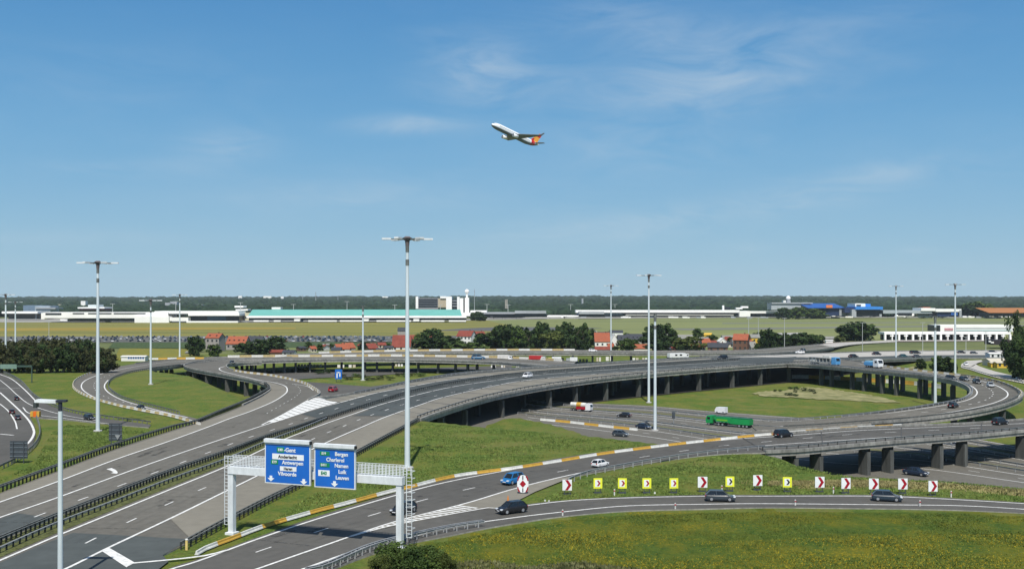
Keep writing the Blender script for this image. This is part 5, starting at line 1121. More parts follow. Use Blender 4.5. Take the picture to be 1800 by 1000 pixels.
for i, x in enumerate(range(596, 742, 13)):
    tree(x+rn.uniform(-4, 4), 664+rn.uniform(-4, 6)-max(0, (x-660)*.06), rn.uniform(14, 22), rn.uniform(4, 9), rn.choice(['olive', 'mid', 'brown']), 'wide', label='low rough bush between the far viaducts and the motorway', group='bushes between the viaducts', trunk=0, name='shrub', det=500)
for i, x in enumerate(range(478, 580, 12)):
    tree(x, 655+rn.uniform(-3, 3), rn.uniform(12, 20), rn.uniform(4, 7), rn.choice(['dark', 'brown']), 'wide', label='dark low bush in the shade under the lower far viaduct', group='bushes under the far viaduct', trunk=0, name='shrub', det=500)
# hedge band and airfield
sheet('hedge_strip', [(190, 612), (360, 612), (560, 613), (820, 612), (820, 603), (560, 601), (200, 601)], .05, dark_g)
sheet('rough_meadow', [(200, 633), (300, 633), (350, 628), (330, 613), (210, 612)], .06, grass_f)
sheet('village_ground', [(440, 627), (1350, 624), (1350, 606), (1000, 600), (440, 613)], .055, mat('village_ground', (.10, .13, .04), rough=1, var=.4, scale=.05, c2=(.14, .16, .05)))
mf = mat('airfield_grass', (.13, .145, .035), rough=1, var=.16, scale=.014, c2=(.215, .19, .038), stretch=(.12, 1.6, 1))
mf2 = mat('airfield_grass_pale', (.14, .165, .055), rough=1, var=.14, scale=.012, c2=(.20, .215, .075), stretch=(.1, 1.4, 1))
sheet('airfield_grass', [(-400, 594), (-400, 565.5), (436, 567), (640, 566), (850, 562), (900, 572), (860, 600), (560, 592)], .06, mf)
sheet('airfield_grass', [(860, 600), (900, 572), (850, 562), (1000, 559), (1350, 558), (1600, 558.5), (2200, 558), (2200, 598), (1500, 600), (1100, 600)], .07, mf2)
sheet('golden_field', [(-100, 582), (200, 580.5), (420, 579), (520, 578), (520, 576), (420, 575.5), (200, 576), (-100, 577)], .16, mat('golden_grass', (.27, .20, .03), rough=1, var=.1, scale=.02, stretch=(.2, 1, 1)))
tarm = mat('tarmac_dark', (.10, .10, .10), rough=1, var=.08, scale=.03)
sheet('runway', [(755, 581), (820, 577), (880, 574.5), (960, 575), (1060, 576.5), (1000, 580), (900, 582)], .18, tarm)
sheet('runway', [(1180, 577.5), (1350, 575.5), (1575, 573), (1800, 571), (1800, 573), (1575, 575), (1350, 578.5), (1200, 580)], .19, mat('taxiway', (.155, .16, .135), rough=1, var=.08, scale=.03))
sheet('runway', [(1270, 567.5), (1500, 566.5), (1800, 566), (1800, 567), (1500, 567.8), (1270, 569)], .19, mat('taxiway', (.155, .16, .135)))
sheet('apron', [(-200, 566), (436, 567), (640, 566), (830, 563), (830, 560), (-200, 560)], .12, mat('apron_concrete', (.30, .29, .26), rough=1, var=.1, scale=.03))
sheet('apron', [(830, 563), (1000, 560), (1385, 558), (1700, 558.5), (1700, 556), (1000, 556), (830, 559)], .12, mat('apron_concrete', (.30, .29, .26)))
sheet('yard', [(1350, 585.5), (1416, 584), (1412, 589), (1350, 590)], .2, mat('yard_concrete', (.36, .35, .33), rough=1))
sheet('low_road', [(1340, 626), (1420, 612), (1480, 605), (1575, 600.5), (1760, 599), (1760, 597), (1575, 598), (1460, 602), (1350, 613)], .14, mat('pale_track', (.26, .22, .20), rough=1, var=.15))
sheet('car_park', [(-200, 602), (830, 600.5), (830, 590), (-200, 591.5)], .10, mat('car_park_surface', (.11, .11, .10), rough=1, var=.2, scale=.03))

# ---------------------------------------------------------------- cars in the far car park
pc = [BK, DB, DG, SV, WH, (.02, .03, .06), (.10, .11, .12), (.3, .02, .02), (.5, .5, .5)]; pwt = [4, 5, 4, 4, 3.5, 4, 3, .4, 2]
pnames = ['black', 'dark blue', 'slate', 'silver', 'white', 'navy', 'grey', 'red', 'pale grey']; pm_ = []
for i, c in enumerate(pc):
    mb = MB(); loft(mb, [(-2.1, .75, .82, .7, .3, .6, .85), (-1.9, .8, .87, .78, .2, .65, .9), (1.0, .8, .87, .78, .2, .65, .9), (2.0, .7, .8, .6, .3, .5, .65)]); mb.cur = 1
    q = [(1.0, .74, .88), (.35, .6, 1.42), (-1.4, .6, 1.42), (-1.9, .74, .88)]; n = len(mb.v); mb.v += [(x, -s, z) for x, s, z in q]+[(x, s, z) for x, s, z in q]
    mb.f += [(n, n+1, n+2, n+3), (n+4, n+7, n+6, n+5), (n, n+4, n+5, n+1), (n+3, n+2, n+6, n+7)]; mb.m += [1]*4; mb.cur = 0; mb.f += [(n+1, n+5, n+6, n+2)]; mb.m += [0]
    pm_.append(mb.mesh('parked_car', [paint('pk_'+pnames[i].replace(' ', '_'), c), glass]))
rn = random.Random(11); cnt = 0
rows = [(600.2, 20, 690), (598.3, 10, 720), (596.4, 10, 740), (594.4, 10, 700), (592.6, 30, 660)]
for ri, (y, xa, xb) in enumerate(rows):
    x = xa
    while x < xb and cnt < 285:
        Yp = P(x, y, 0).y; x += 2.75*F/Yp*rn.choice([1, 1, 1, 1.15, 1.6, 2.6])*1.42
        if 355 < x < 470 and ri < 2: continue
        ci = rn.choices(range(9), pwt)[0]; o = mobj('parked_car', pm_[ci]); p = P(x, y+rn.uniform(-.15, .15), 0.12); o.location = p; o.rotation_euler = (0, 0, R(90)+rn.choice([0, math.pi])+rn.uniform(-.06, .06)+R(25))
        tag(o, f'{pnames[ci]} car in the {["nearest", "second", "middle", "fourth", "farthest"][ri]} car park row', 'car', f'{pnames[ci]} cars parked in row {["one", "two", "three", "four", "five"][ri]} of the car park'); cnt += 1

# ---------------------------------------------------------------- houses
rf_o = mat('roof_orange', (.30, .088, .045), rough=.85, var=.15, scale=.6); rf_r = mat('roof_red', (.20, .050, .034), rough=.85, var=.2, scale=.5); rf_d = mat('roof_dark', (.045, .05, .06), rough=.8, var=.2); rf_g = mat('roof_grey', (.22, .22, .20), rough=.85, var=.15)
w_w = mat('wall_white', (.72, .71, .68), rough=.85, var=.06); w_g = mat('wall_grey', (.30, .28, .26), rough=.9); w_b = mat('wall_brick', (.14, .075, .052), rough=.9, var=.2, scale=1.5); w_y = mat('wall_yellow', (.62, .40, .05), rough=.8); w_c = mat('wall_cream', (.55, .50, .40), rough=.85)
wing = mat('window_dark', (.03, .035, .04), rough=.2, spec=.6)
def house(x, yb, wp, yeave, yridge, roof, wall, label, dep=9, rz=0.0, nwin=2, rows_=1, gable=False, z=0, cat='house', chim=True, roofwin=0):
    """house whose front wall stands at pixel (x, yb); gable=True turns the gable to the viewer"""
    b = P(x, yb, z); k = b.y/F; w_ = wp*k; he = (yb-yeave)*k*.98; hr = (yb-yridge)*k*.98-.2
    t = empty(cat.replace(' ', '_'), tuple(b), rz=rz, label=label, cat=cat, group=None)
    mb = MB(); mb.box(-w_/2, w_/2, 0, dep, -1, he)
    if gable: mb.prism([(-w_/2, 0, he), (w_/2, 0, he), (0, 0, hr-.15)], (0, dep, 0))
    else: mb.prism([(-w_/2, 0, he), (-w_/2, dep, he), (-w_/2, dep/2, hr-.15)], (w_, 0, 0))
    mb.build('wall', wall, t)
    mb = MB(); o_ = .35
    if gable:
        for s_ in (-1, 1): mb.prism([(s_*(w_/2+o_), -o_, he-.3), (s_*(w_/2+o_), -o_, he-.05), (0, -o_, hr+.1), (0, -o_, hr-.15)], (0, dep+2*o_, 0))
    else:
        mb.prism([(-w_/2-o_, -o_, he-.3), (-w_/2-o_, -o_, he-.05), (-w_/2-o_, dep/2, hr+.1), (-w_/2-o_, dep/2, hr-.15)], (w_+2*o_, 0, 0))
        mb.prism([(-w_/2-o_, dep+o_, he-.3), (-w_/2-o_, dep+o_, he-.05), (-w_/2-o_, dep/2, hr+.1), (-w_/2-o_, dep/2, hr-.15)], (w_+2*o_, 0, 0))
    rf = mb.build('roof', roof, t)
    for r in range(rows_):
        for i in range(nwin):
            wx = -w_/2+w_*(i+.5)/nwin; hz_ = he/rows_*(r+.55); s_ = min(.6, w_/nwin*.3); mb = MB(); mb.box(wx-s_, wx+s_, -.04, .02, hz_-min(.7, he/rows_*.3), hz_+min(.7, he/rows_*.3)); mb.build('window', wing, t)
    for i in range(roofwin):
        wx = -w_/2+w_*(i+.5)/roofwin; f = .45; mb = MB(); zz = he+(hr-he)*f; yy_ = dep/2*f; mb.box(wx-.45, wx+.45, yy_-.75, yy_+.1, zz-.1, zz+.55); mb.build('roof_window', wing, rf)
    if chim: mb = MB(); mb.box(w_*.22, w_*.22+.6, dep/2-.3, dep/2+.3, hr-1, hr+.9); mb.build('chimney', w_b, rf)
    return t
house(373, 617, 25, 593, 585, rf_o, w_g, 'tall grey walled house with an orange red roof at the left', nwin=3, rows_=2, rz=-.2, roofwin=2); house(414, 614, 34, 604, 590.5, rf_o, w_g, 'wide orange roofed house with small roof windows at the left', nwin=4, dep=12, rz=-.08, roofwin=4, chim=False)
house(447, 607, 26, 600, 590, rf_d, w_w, 'dark roofed house right of the wide orange roof', nwin=2); house(485, 623, 26, 618.5, 614.5, rf_r, w_b, 'long low shed with a dull red roof just behind the viaduct', nwin=0, chim=False, cat='shed'); house(506, 624, 20, 619.5, 615, rf_d, w_w, 'low white house with a dark roof beside the red shed', nwin=2, chim=False)
house(604, 619, 22, 613, 604, rf_o, w_w, 'left one of two joined red roofs behind the viaduct', rz=.5, nwin=1); house(616, 617, 20, 611, 602, rf_o, w_g, 'right one of two joined red roofs behind the viaduct', rz=.6, nwin=1); house(590, 620, 16, 615, 610, rf_d, w_g, 'small dark roof left of two red roofs', nwin=1, chim=False); house(657, 618, 18, 612, 603, rf_r, w_b, 'single steep red roof right of the mast behind the viaduct', rz=.6, nwin=1)
house(705, 616, 32, 609.5, 588.5, rf_r, w_w, 'big barn with a steep dark red roof behind the tall mast', dep=16, nwin=3, chim=False, cat='barn'); house(738, 606, 42, 600, 588.5, rf_r, w_b, 'long dark red roof right of the tall mast', nwin=0, dep=12, chim=False); house(706, 590, 14, 581, 575, rf_d, w_g, 'grey water house with a dark cap behind the big barn', nwin=0, chim=False)
house(772, 602, 14, 595, 590, rf_r, w_w, 'small red roof half hidden by trees left of the white house', nwin=1, rz=.4); house(815, 606, 27, 590.5, 580.5, rf_r, w_w, 'large white house with a rust red roof in the village', nwin=4, rows_=2, dep=11, rz=-.35); house(838, 603, 12, 596, 591, rf_r, w_c, 'small red roofed annex right of the large white house', nwin=1, rz=-.35); house(846, 596, 16, 588, 582, rf_r, w_g, 'red roof behind the annex of the white house', nwin=1, rz=.4); house(873, 589, 16, 582, 576.5, rf_r, w_c, 'gabled red roof peeping over trees left of the wood', gable=True, nwin=1)
house(881, 597, 10, 592, 588, rf_r, w_b, 'small rust roof in front of the wood', nwin=0, chim=False)
house(1059, 611, 26, 600, 584, rf_o, w_w, 'white house with an orange roof under a dark ridge', nwin=3, dep=10); house(1064, 600, 24, 590, 583, rf_d, w_w, 'dark gabled roof rising behind the orange roofed house', gable=False, nwin=0, dep=10); house(1080, 609, 12, 600, 586, w_w, w_w, 'narrow white gable beside the far mast', gable=True, nwin=0, chim=False); house(1060, 617, 27, 614, 608.5, rf_r, w_b, 'low red shed in front of the orange roofed house', nwin=0, dep=5, chim=False, cat='shed')
house(1040, 594, 18, 588, 581, rf_g, w_w, 'pale roofed building left above the orange roofed house', nwin=0, chim=False); house(1098, 604, 22, 598, 588, rf_d, w_g, 'dark roof with pale patches right of the white gable', nwin=0, roofwin=2, chim=False); house(1121, 604, 36, 598, 586.5, rf_d, w_g, 'wide dark roof with a row of skylights', nwin=0, dep=14, roofwin=5, chim=False); house(1128, 616, 27, 612, 604.5, rf_o, w_w, 'low orange roof just left of the pale masts', nwin=0, dep=6, chim=False)
house(1084, 591, 22, 584, 580, rf_d, w_w, 'dark low building with white ends above the skylight roof', nwin=0, chim=False)
house(1210, 606, 26, 600, 588, rf_g, w_g, 'grey barn with a pale weathered roof', dep=14, nwin=0, chim=False, cat='barn', rz=.2); house(1228, 602, 20, 597, 593, rf_g, w_g, 'long low grey roof beside the grey barn', nwin=0, chim=False); house(1165, 617, 30, 615, 610.5, rf_d, w_g, 'long dark low roof just behind the farthest viaduct', nwin=0, chim=False, cat='shed')
house(1243, 610, 15, 604, 594.5, rf_o, w_g, 'bright orange roof in the right part of the village', nwin=1, rz=.15, chim=False); house(1262, 617, 34, 610, 602, rf_d, w_b, 'grey tiled house below the bright orange roof', nwin=3, rz=-.15); house(1271, 611, 12, 600, 593, w_w, w_w, 'narrow white gable beside the grey tiled house', gable=True, nwin=1, chim=False); house(1284, 601, 26, 593, 589, rf_g, w_c, 'pale grey roof behind the white gable', nwin=2, chim=False)
house(1301, 617, 25, 597, 586, rf_o, w_b, 'brick house with a bright orange roof and a white dormer', nwin=3, rows_=2, dep=10, rz=-.35); house(1296, 612, 14, 600, 595, w_w, w_w, 'white dormer front of the brick house', nwin=2, dep=3, chim=False)
house(1245, 592, 14, 588, 585, w_y, w_y, 'small yellow box building behind the bright orange roof', nwin=0, chim=False, cat='building'); house(1331, 604, 20, 593, 587, rf_g, w_y, 'yellow building with a pale roof right of the brick house', nwin=2, chim=False, cat='building'); house(1352, 601, 14, 592, 588, rf_g, w_w, 'white building with two dark windows among the dark trees', nwin=2, chim=False, cat='building')
house(1458, 600, 22, 595, 591, rf_g, w_g, 'low pale roofed shelter right of the dark hedge', nwin=0, chim=False, cat='shed'); house(1458, 602.5, 12, 598, 597, w_w, w_w, 'white van shaped hut in front of the pale shelter', nwin=0, chim=False, dep=3, cat='hut')
house(1757, 643, 30, 635, 630, w_c, w_c, 'cream building with a stepped top at the right edge', nwin=3, dep=10, chim=False, cat='building'); house(1747, 645, 10, 637, 635.5, w_c, w_y, 'small orange kiosk left of the orange front', nwin=0, dep=4, chim=False, cat='kiosk'); house(1762, 646, 18, 637, 635.5, w_c, w_y, 'orange fronted kiosk at the foot of the dark tree', nwin=2, dep=4, chim=False, cat='kiosk'); house(1750, 630, 20, 621, 619, w_w, w_w, 'white boxes on the roofline near the right edge', nwin=2, dep=6, chim=False, cat='building')
t = house(234, 634, 42, 626, 624.5, w_w, w_w, 'long white bus like building with a row of blue windows behind the left loop', nwin=0, chim=False, cat='building', dep=6)
b = P(234, 634, 0); kk = b.y/F
for i in range(7): mb = MB(); mb.box((-9+i*4.2)*kk, (-6.2+i*4.2)*kk, -.1, .0, 3.5*kk, 6.8*kk); mb.build('window', mat('window_blue', (.03, .10, .32), rough=.3), t)
house(334, 622, 16, 619, 617, rf_g, w_g, 'flat grey platform beside the far left mast', nwin=0, chim=False, dep=5, cat='shed')
rr = random.Random(21)
vill = [(455, 615), (533, 617), (552, 619), (575, 612), (632, 612), (672, 612), (668, 621), (768, 612), (1148, 614), (1158, 606), (1186, 616), (1200, 600), (1222, 612), (1240, 604), (1254, 608), (1276, 603), (1290, 607), (1318, 604), (1326, 616), (1340, 612), (1108, 611), (1090, 600), (1073, 615), (1381, 608), (1400, 606)]
for i, (x, yb) in enumerate(vill):
    kd = [('rust red', rf_r), ('slate grey', rf_d), ('orange', rf_o), ('pale grey', rf_g), ('brown red', rf_r)][i % 5]; wk = [('white', w_w), ('brick', w_b), ('cream', w_c)][i % 3]
    house(x, yb, rr.uniform(9, 15), yb-rr.uniform(4.5, 6.5), yb-rr.uniform(8.5, 12), kd[1], wk[1], f'small {wk[0]} village house with a {kd[0]} roof', nwin=2, rz=rr.uniform(-.7, .7), dep=6, chim=i % 2 == 0)
    tree(x+rr.uniform(7, 13), yb+rr.uniform(-3, 2), rr.uniform(10, 17), rr.uniform(8, 14), rr.choice(['mid', 'olive', 'dark']), 'round', label='small garden tree among the village houses', group='garden trees of the village', trunk=.05)
rr = random.Random(8)
for i, (x, yb) in enumerate([(563, 616), (682, 618), (860, 597), (893, 592), (1006, 604), (1143, 603), (1176, 599), (1192, 609), (1233, 616), (1283, 611), (1322, 612), (1368, 600), (1100, 613), (465, 612)]):
    rc, wc = rr.choice([(rf_r, w_w, 'dull red'), (rf_d, w_c, 'slate'), (rf_g, w_w, 'grey'), (rf_r, w_b, 'brown red')][0:4])if False else [(rf_r, w_w), (rf_d, w_c), (rf_g, w_w), (rf_r, w_b)][i % 4]
    house(x, yb, rr.uniform(12, 18), yb-rr.uniform(5, 7), yb-rr.uniform(10, 13), rc, wc, ['small cottage roof between the far viaduct and the car park', 'small pale house just left of the big barn', 'pale house behind the trees right of the white house', 'small brick house peeping out left of the wood',
      'red roofed house inside the right end of the wood', 'slate roofed house just left of the pale masts', 'grey roofed house behind the dark trees right of the masts', 'brick outbuilding left of the grey barn', 'low red roofed house below the bright orange roof', 'slate roofed house beside the narrow white gable',
      'grey roofed annex right of the brick house', 'brown roofed house among the hedge trees', 'low house with a red roof under the skylights', 'slate roofed cottage left of the long low red shed'][i], nwin=rr.choice([2, 3]), rz=rr.uniform(-.5, .5), dep=7)
# pale walls and garages seen below the far viaducts
for i, (x, y, wp, hp, lb) in enumerate([(545, 645, 44, 5, 'white wall seen through the columns of the lower far viaduct'), (600, 646, 14, 5, 'small pale arch seen under the lower far viaduct'), (620, 646, 14, 5, 'round doored pale garage under the lower far viaduct'), (702, 644, 15, 4, 'white hut seen under the lower far viaduct left of the tall mast'), (868, 646, 10, 4, 'first white van shape under the far viaduct'), (885, 646, 8, 4, 'second white van shape under the far viaduct'), (910, 647, 6, 4, 'tiny white block under the far viaduct'),
        (986, 637, 14, 8, 'bright white wall between the two far viaducts'), (1018, 637, 34, 6, 'pale fence of many white posts between the far viaducts'), (1053, 635, 9, 7, 'pink and white small house between the far viaducts'), (1072, 634, 14, 7, 'brown and white small house behind the mast foot'), (1118, 633, 12, 4, 'pair of white garages right of the brown and white house'), (1134, 632, 10, 3, 'white low wall left of the pale masts')]):
    b = P(x, y, 0); k = b.y/F; t = empty('white_wall', tuple(b), label=lb, cat='wall'); n = max(2, int(wp/5)); 
    for j in range(n):
        mb = MB(); mb.box((-wp/2+wp*j/n)*k, (-wp/2+wp*(j+.72)/n)*k, 0, .6, 0, hp*k); mb.build('wall_panel', w_w if (j+i) % 3 else w_c, t)

# ---------------------------------------------------------------- airport buildings
def bld(name, x0, x1, yb, z=0): 
    b = P((x0+x1)/2, yb, z); return b, b.y/F, (x1-x0)*b.y/F
def boxpx(t, nm, m, b, k, x0, x1, y0, y1, d0, d1, yb, xc):
    mb = MB(); mb.box((x0-xc)*k, (x1-xc)*k, d0, d1, max(0, (yb-y1)*k), (yb-y0)*k); return mb.build(nm, m, t)
teal = mat('roof_turquoise', (.15, .42, .36), rough=.6, var=.06, scale=.05); aw = mat('terminal_white', (.86, .85, .82), rough=.7, var=.05, scale=.05); adk = mat('terminal_shadow_glass', (.02, .025, .03), rough=.3); ag = mat('terminal_grey', (.34, .36, .38), rough=.7, var=.12, scale=.05); ablue = mat('hangar_blue', (.025, .10, .34), rough=.5, var=.1, scale=.05); anavy = mat('hangar_navy', (.02, .035, .09), rough=.5, var=.1)
def air(name, label, cat, xc, yb, specs):
    b = P(xc, yb, 0); k = b.y/F; t = empty(name, tuple(b), label=label, cat=cat)
    for s_ in specs:
        nm, m, x0, x1, y0, y1, d0, d1 = s_[:8]
        if len(s_) > 8:      # sloping roof: front edge y1, back edge y0
            mb = MB(); zf, zb = (yb-y1)*k, CH-b.z+(HZ-y0)*(b.y+d1)/F
            mb.prism([((x0-xc)*k, d0, zf-.5), ((x0-xc)*k, d0, zf), ((x0-xc)*k*(b.y+d1)/b.y, d1, zb), ((x0-xc)*k*(b.y+d1)/b.y, d1, zb-.5)], ((x1-x0)*k, 0, 0)); mb.build(nm, m, t)
        else: boxpx(t, nm, m, b, k, x0, x1, y0, y1, d0, d1, yb, xc)
    return t
air('terminal_building', 'very long terminal with a turquoise sloping roof and white fascia', 'terminal', 625, 566.5,
    [('roof', teal, 436, 812, 544, 555.5, -2, 45, 1), ('fascia', aw, 434, 820, 555, 558.6, -3, 0), ('glazed_front', adk, 437, 818, 558.6, 563, 1, 40)] + [('pier', aw, x, x+10, 560.5, 564.5, -12, -4) for x in (520, 640, 728)] + [('apron_block', aw, x, x+w2, 562.5, 565, -14, -9) for x, w2 in ((450, 26), (485, 12), (545, 50), (600, 40), (664, 60), (742, 40), (790, 30))] + [('plant_room', aw, 465, 481, 540.5, 544, 45, 60)])
for x, w2, y in ((523, 12, 559), (633, 8, 558), (731, 9, 558)):
    b = P(x, 565, 0); k = b.y/F; t = empty('boarding_bridge', tuple(b), label={523: 'white sloping boarding bridge left of centre on the turquoise terminal', 633: 'white sloping boarding bridge in the middle of the turquoise terminal', 731: 'white sloping boarding bridge right of the tall mast on the terminal'}[x], cat='boarding bridge')
    mb = MB(); mb.bar((0, -14, 1.5), (w2*k, -8, 8), 3, 3); mb.build('tube', aw, t); mb = MB(); mb.box(-2, 0, -16, -12, 0, 3); mb.build('cabin', aw, t)
air('white_terminal', 'long white terminal with a rounded left end and a dark ground floor', 'terminal', 250, 567,
    [('hall', aw, 76, 295, 549, 559, 0, 40), ('hall', aw, 270, 418, 547, 553.5, 4, 44), ('rounded_end', aw, 70, 80, 550, 561, 4, 30), ('window_band', adk, 80, 108, 550.2, 553.2, -.5, -.1), ('window_band', adk, 128, 148, 550, 551.8, -.5, -.1), ('window_band', adk, 155, 196, 550, 551.8, -.5, -.1), ('window_band', adk, 200, 256, 550, 551.8, -.5, -.1),
     ('ground_floor', adk, 116, 242, 560.5, 565, 6, 38), ('white_block', aw, 240, 300, 556, 567, -8, 6), ('white_block', aw, 296, 332, 558, 564, -4, 6), ('window_band', adk, 276, 340, 551.5, 553.4, 3, 3.9), ('front', adk, 332, 418, 554.5, 564.5, 8, 40), ('front_glass', mat('teal_glass', (.04, .08, .12), rough=.2), 362, 395, 555, 563, 7, 8), ('fascia', aw, 330, 420, 551, 555, 2, 40), ('apron_block', aw, 330, 420, 564, 567.5, -6, -2), ('upper_deck', aw, 106, 155, 540.5, 543, 60, 90), ('upper_base', mat('brown_dark', (.09, .04, .03)), 108, 154, 543, 547, 62, 88), ('plant_room', mat('pale_cyan', (.5, .56, .57)), 122, 142, 536, 541, 66, 84),
     ('white_top', aw, 396, 412, 538, 541, 50, 70), ('white_top', aw, 398, 420, 544, 546.5, 50, 70)])
air('cream_block', 'small cream block with two dark windows at the left end of the turquoise terminal', 'building', 430, 566, [('wall', mat('cream_wall', (.62, .58, .40), rough=.8), 421, 440, 550, 563, 0, 14), ('window', adk, 424, 428, 556.5, 559, -.6, -.1), ('window', adk, 431, 435, 556.5, 559, -.6, -.1)])
air('glass_offices', 'blue grey glass office blocks at the far left', 'building', 45, 560, [('wall', mat('blue_grey_wall', (.15, .21, .29), rough=.4, var=.3, scale=.2, stretch=(1, 1, 3)), 12, 46, 537, 549, 60, 90), ('wall', mat('pale_blue_wall', (.34, .40, .45), rough=.5, var=.2, scale=.15), 38, 66, 538, 549, 50, 85), ('roof', ag, 40, 76, 541, 543.5, 48, 80), ('window_band', mat('blue_grey_wall', (.2, .3, .4)), 40, 66, 544, 545.5, 49, 49.8)])
air('long_canopy', 'long flat white canopy over dark ground at the left edge', 'canopy', 30, 563, [('roof', aw, 3, 66, 547.5, 551, 0, 30), ('post', ag, 8, 9, 551, 562, 5, 6), ('post', ag, 60, 61, 551, 562, 5, 6), ('back_wall', mat('dark_wall', (.12, .12, .11)), 4, 72, 552, 561, 20, 30)])
air('office_slab', 'white and dark banded office slab behind the turquoise roof', 'building', 775, 561,
    [('end_wall', aw, 723, 727.5, 521, 543.5, 80, 110), ('floors', mat('office_grey', (.26, .26, .27), rough=.5), 727, 764, 524, 545, 84, 106)] + [('window_band', adk, 728, 763, 525.5+i*4.2, 527.6+i*4.2, 83, 83.9) for i in range(4)] + [('tan_panel', mat('tan_panel', (.42, .36, .26)), 764, 779, 524.5, 541, 82, 106), ('white_tower', aw, 768, 778.6, 520.5, 524.4, 80, 108), ('white_tower', aw, 779, 789.5, 521, 545, 78, 110), ('core', adk, 790, 799, 526, 545, 84, 106), ('white_tower', aw, 799, 803.5, 521.5, 545, 80, 110)] + [('floor_band', ag, 790, 799, 528+i*5, 529.4+i*5, 83, 83.9) for i in range(3)])
t = air('control_tower', 'white control tower with a dome rising beside the office slab', 'control tower', 815, 561.5, [('stem', aw, 806.5, 813, 524, 556, 30, 44), ('stem', aw, 815.5, 823, 523, 556, 30, 44), ('stair_windows', adk, 812.8, 815.8, 525.5, 552, 32, 42), ('base_block', aw, 800, 826, 550, 556, 26, 44)])
b = P(815, 561.5, 0); k = b.y/F; mb = MB(); zc = (561.5-512)*k; mb.tube((4*k, 37, zc-11*k), (4*k, 37, zc-3*k), 1.6*k, 2.0*k, 10); mb.build('neck', aw, t)
mb = MB(); fus2 = [(-3.6, 2.0), (-2.2, 3.6), (0, 4.2), (2, 3.4), (3.4, 1.4), (4.2, .2)]; 
for (z0, r0), (z1, r1) in zip(fus2, fus2[1:]): mb.tube((4*k, 37, zc+z0*k), (4*k, 37, zc+z1*k), r0*k, r1*k, 14, False)
mb.build('dome', aw, t, True)
air('pier_terminal', 'low grey pier building with parked aircraft to the right of the control tower', 'terminal', 940, 561, [('roof', ag, 905, 960, 546.5, 551, 0, 30), ('wall', adk, 905, 962, 551.5, 557, 4, 30), ('hall', aw, 826, 855, 546, 549.5, 20, 50), ('hall', ag, 850, 905, 549, 552, 10, 40), ('wall', adk, 850, 905, 552, 558, 14, 38), ('annex', ag, 1018, 1062, 548, 552, 0, 24), ('wall', adk, 1018, 1095, 552, 556.5, 2, 20)])
air('long_white_pier', 'very long thin white roofed pier on the far side of the airfield', 'terminal', 1200, 558.5, [('roof', aw, 1012, 1300, 545, 549.5, 0, 26), ('wall', adk, 1092, 1298, 549.5, 553.5, 5, 24), ('lower_band', mat('band_grey', (.4, .4, .36)), 1100, 1290, 552.5, 554.5, 2, 4), ('head_block', aw, 1299, 1318, 546.5, 556.5, -4, 24), ('roof', aw, 1314, 1385, 547, 550.8, 0, 24), ('wall', adk, 1320, 1382, 550.8, 555, 5, 22), ('control_cabin', aw, 1276, 1279, 537, 546, 30, 36), ('cabin_glass', adk, 1279, 1290, 540, 544.5, 30, 40), ('tilted_roof', aw, 1300, 1312, 541, 543.5, 30, 40), ('tilted_roof', aw, 1310, 1322, 538.5, 541.5, 30, 40)])
air('grey_offices', 'pale grey office building left of the big blue hangar', 'building', 1395, 560, [('wall', mat('pale_offices', (.38, .41, .43), rough=.6, var=.2, scale=.2, stretch=(1, 1, 3)), 1366, 1424, 533.5, 545, 40, 70), ('roof', ag, 1366, 1440, 532, 534, 38, 70)])
t = air('radar_ball', 'white radar ball on a stub tower above the grey offices', 'radar', 1403, 560, [('stem', ag, 1400, 1406, 528, 545, 60, 68)])
b = P(1403, 560, 0); k = b.y/F; mb = MB(); 
for i in range(8):
    a0, a1 = -math.pi/2+math.pi*i/8, -math.pi/2+math.pi*(i+1)/8; mb.tube((0, 64, (560-524)*k+4.2*k*math.sin(a0)), (0, 64, (560-524)*k+4.2*k*math.sin(a1)), 4.2*k*math.cos(a0)+.01, 4.2*k*math.cos(a1)+.01, 14, False)
mb.build('ball', aw, t, True)
air('blue_hangar', 'large blue roofed hangar with an orange sign', 'hangar', 1455, 560, [('roof', ablue, 1420, 1486, 533, 541, 0, 60, 1), ('wall', anavy, 1452, 1476, 541, 555, 4, 50), ('wall', mat('hangar_dark', (.03, .04, .04)), 1424, 1453, 542, 555, 6, 50), ('side_panel', ag, 1476, 1488, 541, 555, 2, 40), ('sign', mat('sign_orange', (.75, .22, .08), rough=.5), 1452, 1463, 536, 541, -1, 0)])
air('bright_blue_hangar', 'bright blue hangar with an open dark door and an airliner nose inside', 'hangar', 1525, 560.5, [('roof', mat('hangar_bright', (.04, .22, .62), rough=.5), 1504, 1552, 539, 544, 0, 50), ('arch', mat('hangar_bright', (.04, .22, .62)), 1522, 1534, 534, 539.5, 10, 50), ('upper_block', aw, 1506, 1524, 533.5, 539.5, 8, 50), ('upper_window', adk, 1508, 1516, 535.5, 538, 7, 7.9), ('door_opening', adk, 1506, 1550, 544, 556, 6, 48), ('side_panel', ag, 1498, 1506, 544, 556, 2, 40), ('side_panel', ag, 1546, 1550, 552, 556.5, 0, 3), ('low_wing', anavy, 1488, 1504, 541, 550, 10, 40)])
air('row_of_hangars', 'row of pale hangars with aircraft parked in front at the right', 'hangar', 1635, 560.5, [('hall', mat('hangar_pale', (.36, .40, .42), rough=.6), 1554, 1640, 545.5, 551, 4, 40), ('wall', adk, 1580, 1604, 550, 555, 2, 4), ('roof', aw, 1620, 1645, 541.5, 546.5, 2, 40), ('roof', aw, 1645, 1690, 543, 548, 0, 40), ('wall', anavy, 1649, 1688, 548, 556, 3, 38), ('blue_panel', ablue, 1672, 1684, 548.5, 554, 1, 2), ('side_panel', ag, 1686, 1690, 545, 557, -1, 3), ('red_roof', rf_o, 1639, 1652, 540, 543, 40, 60)])
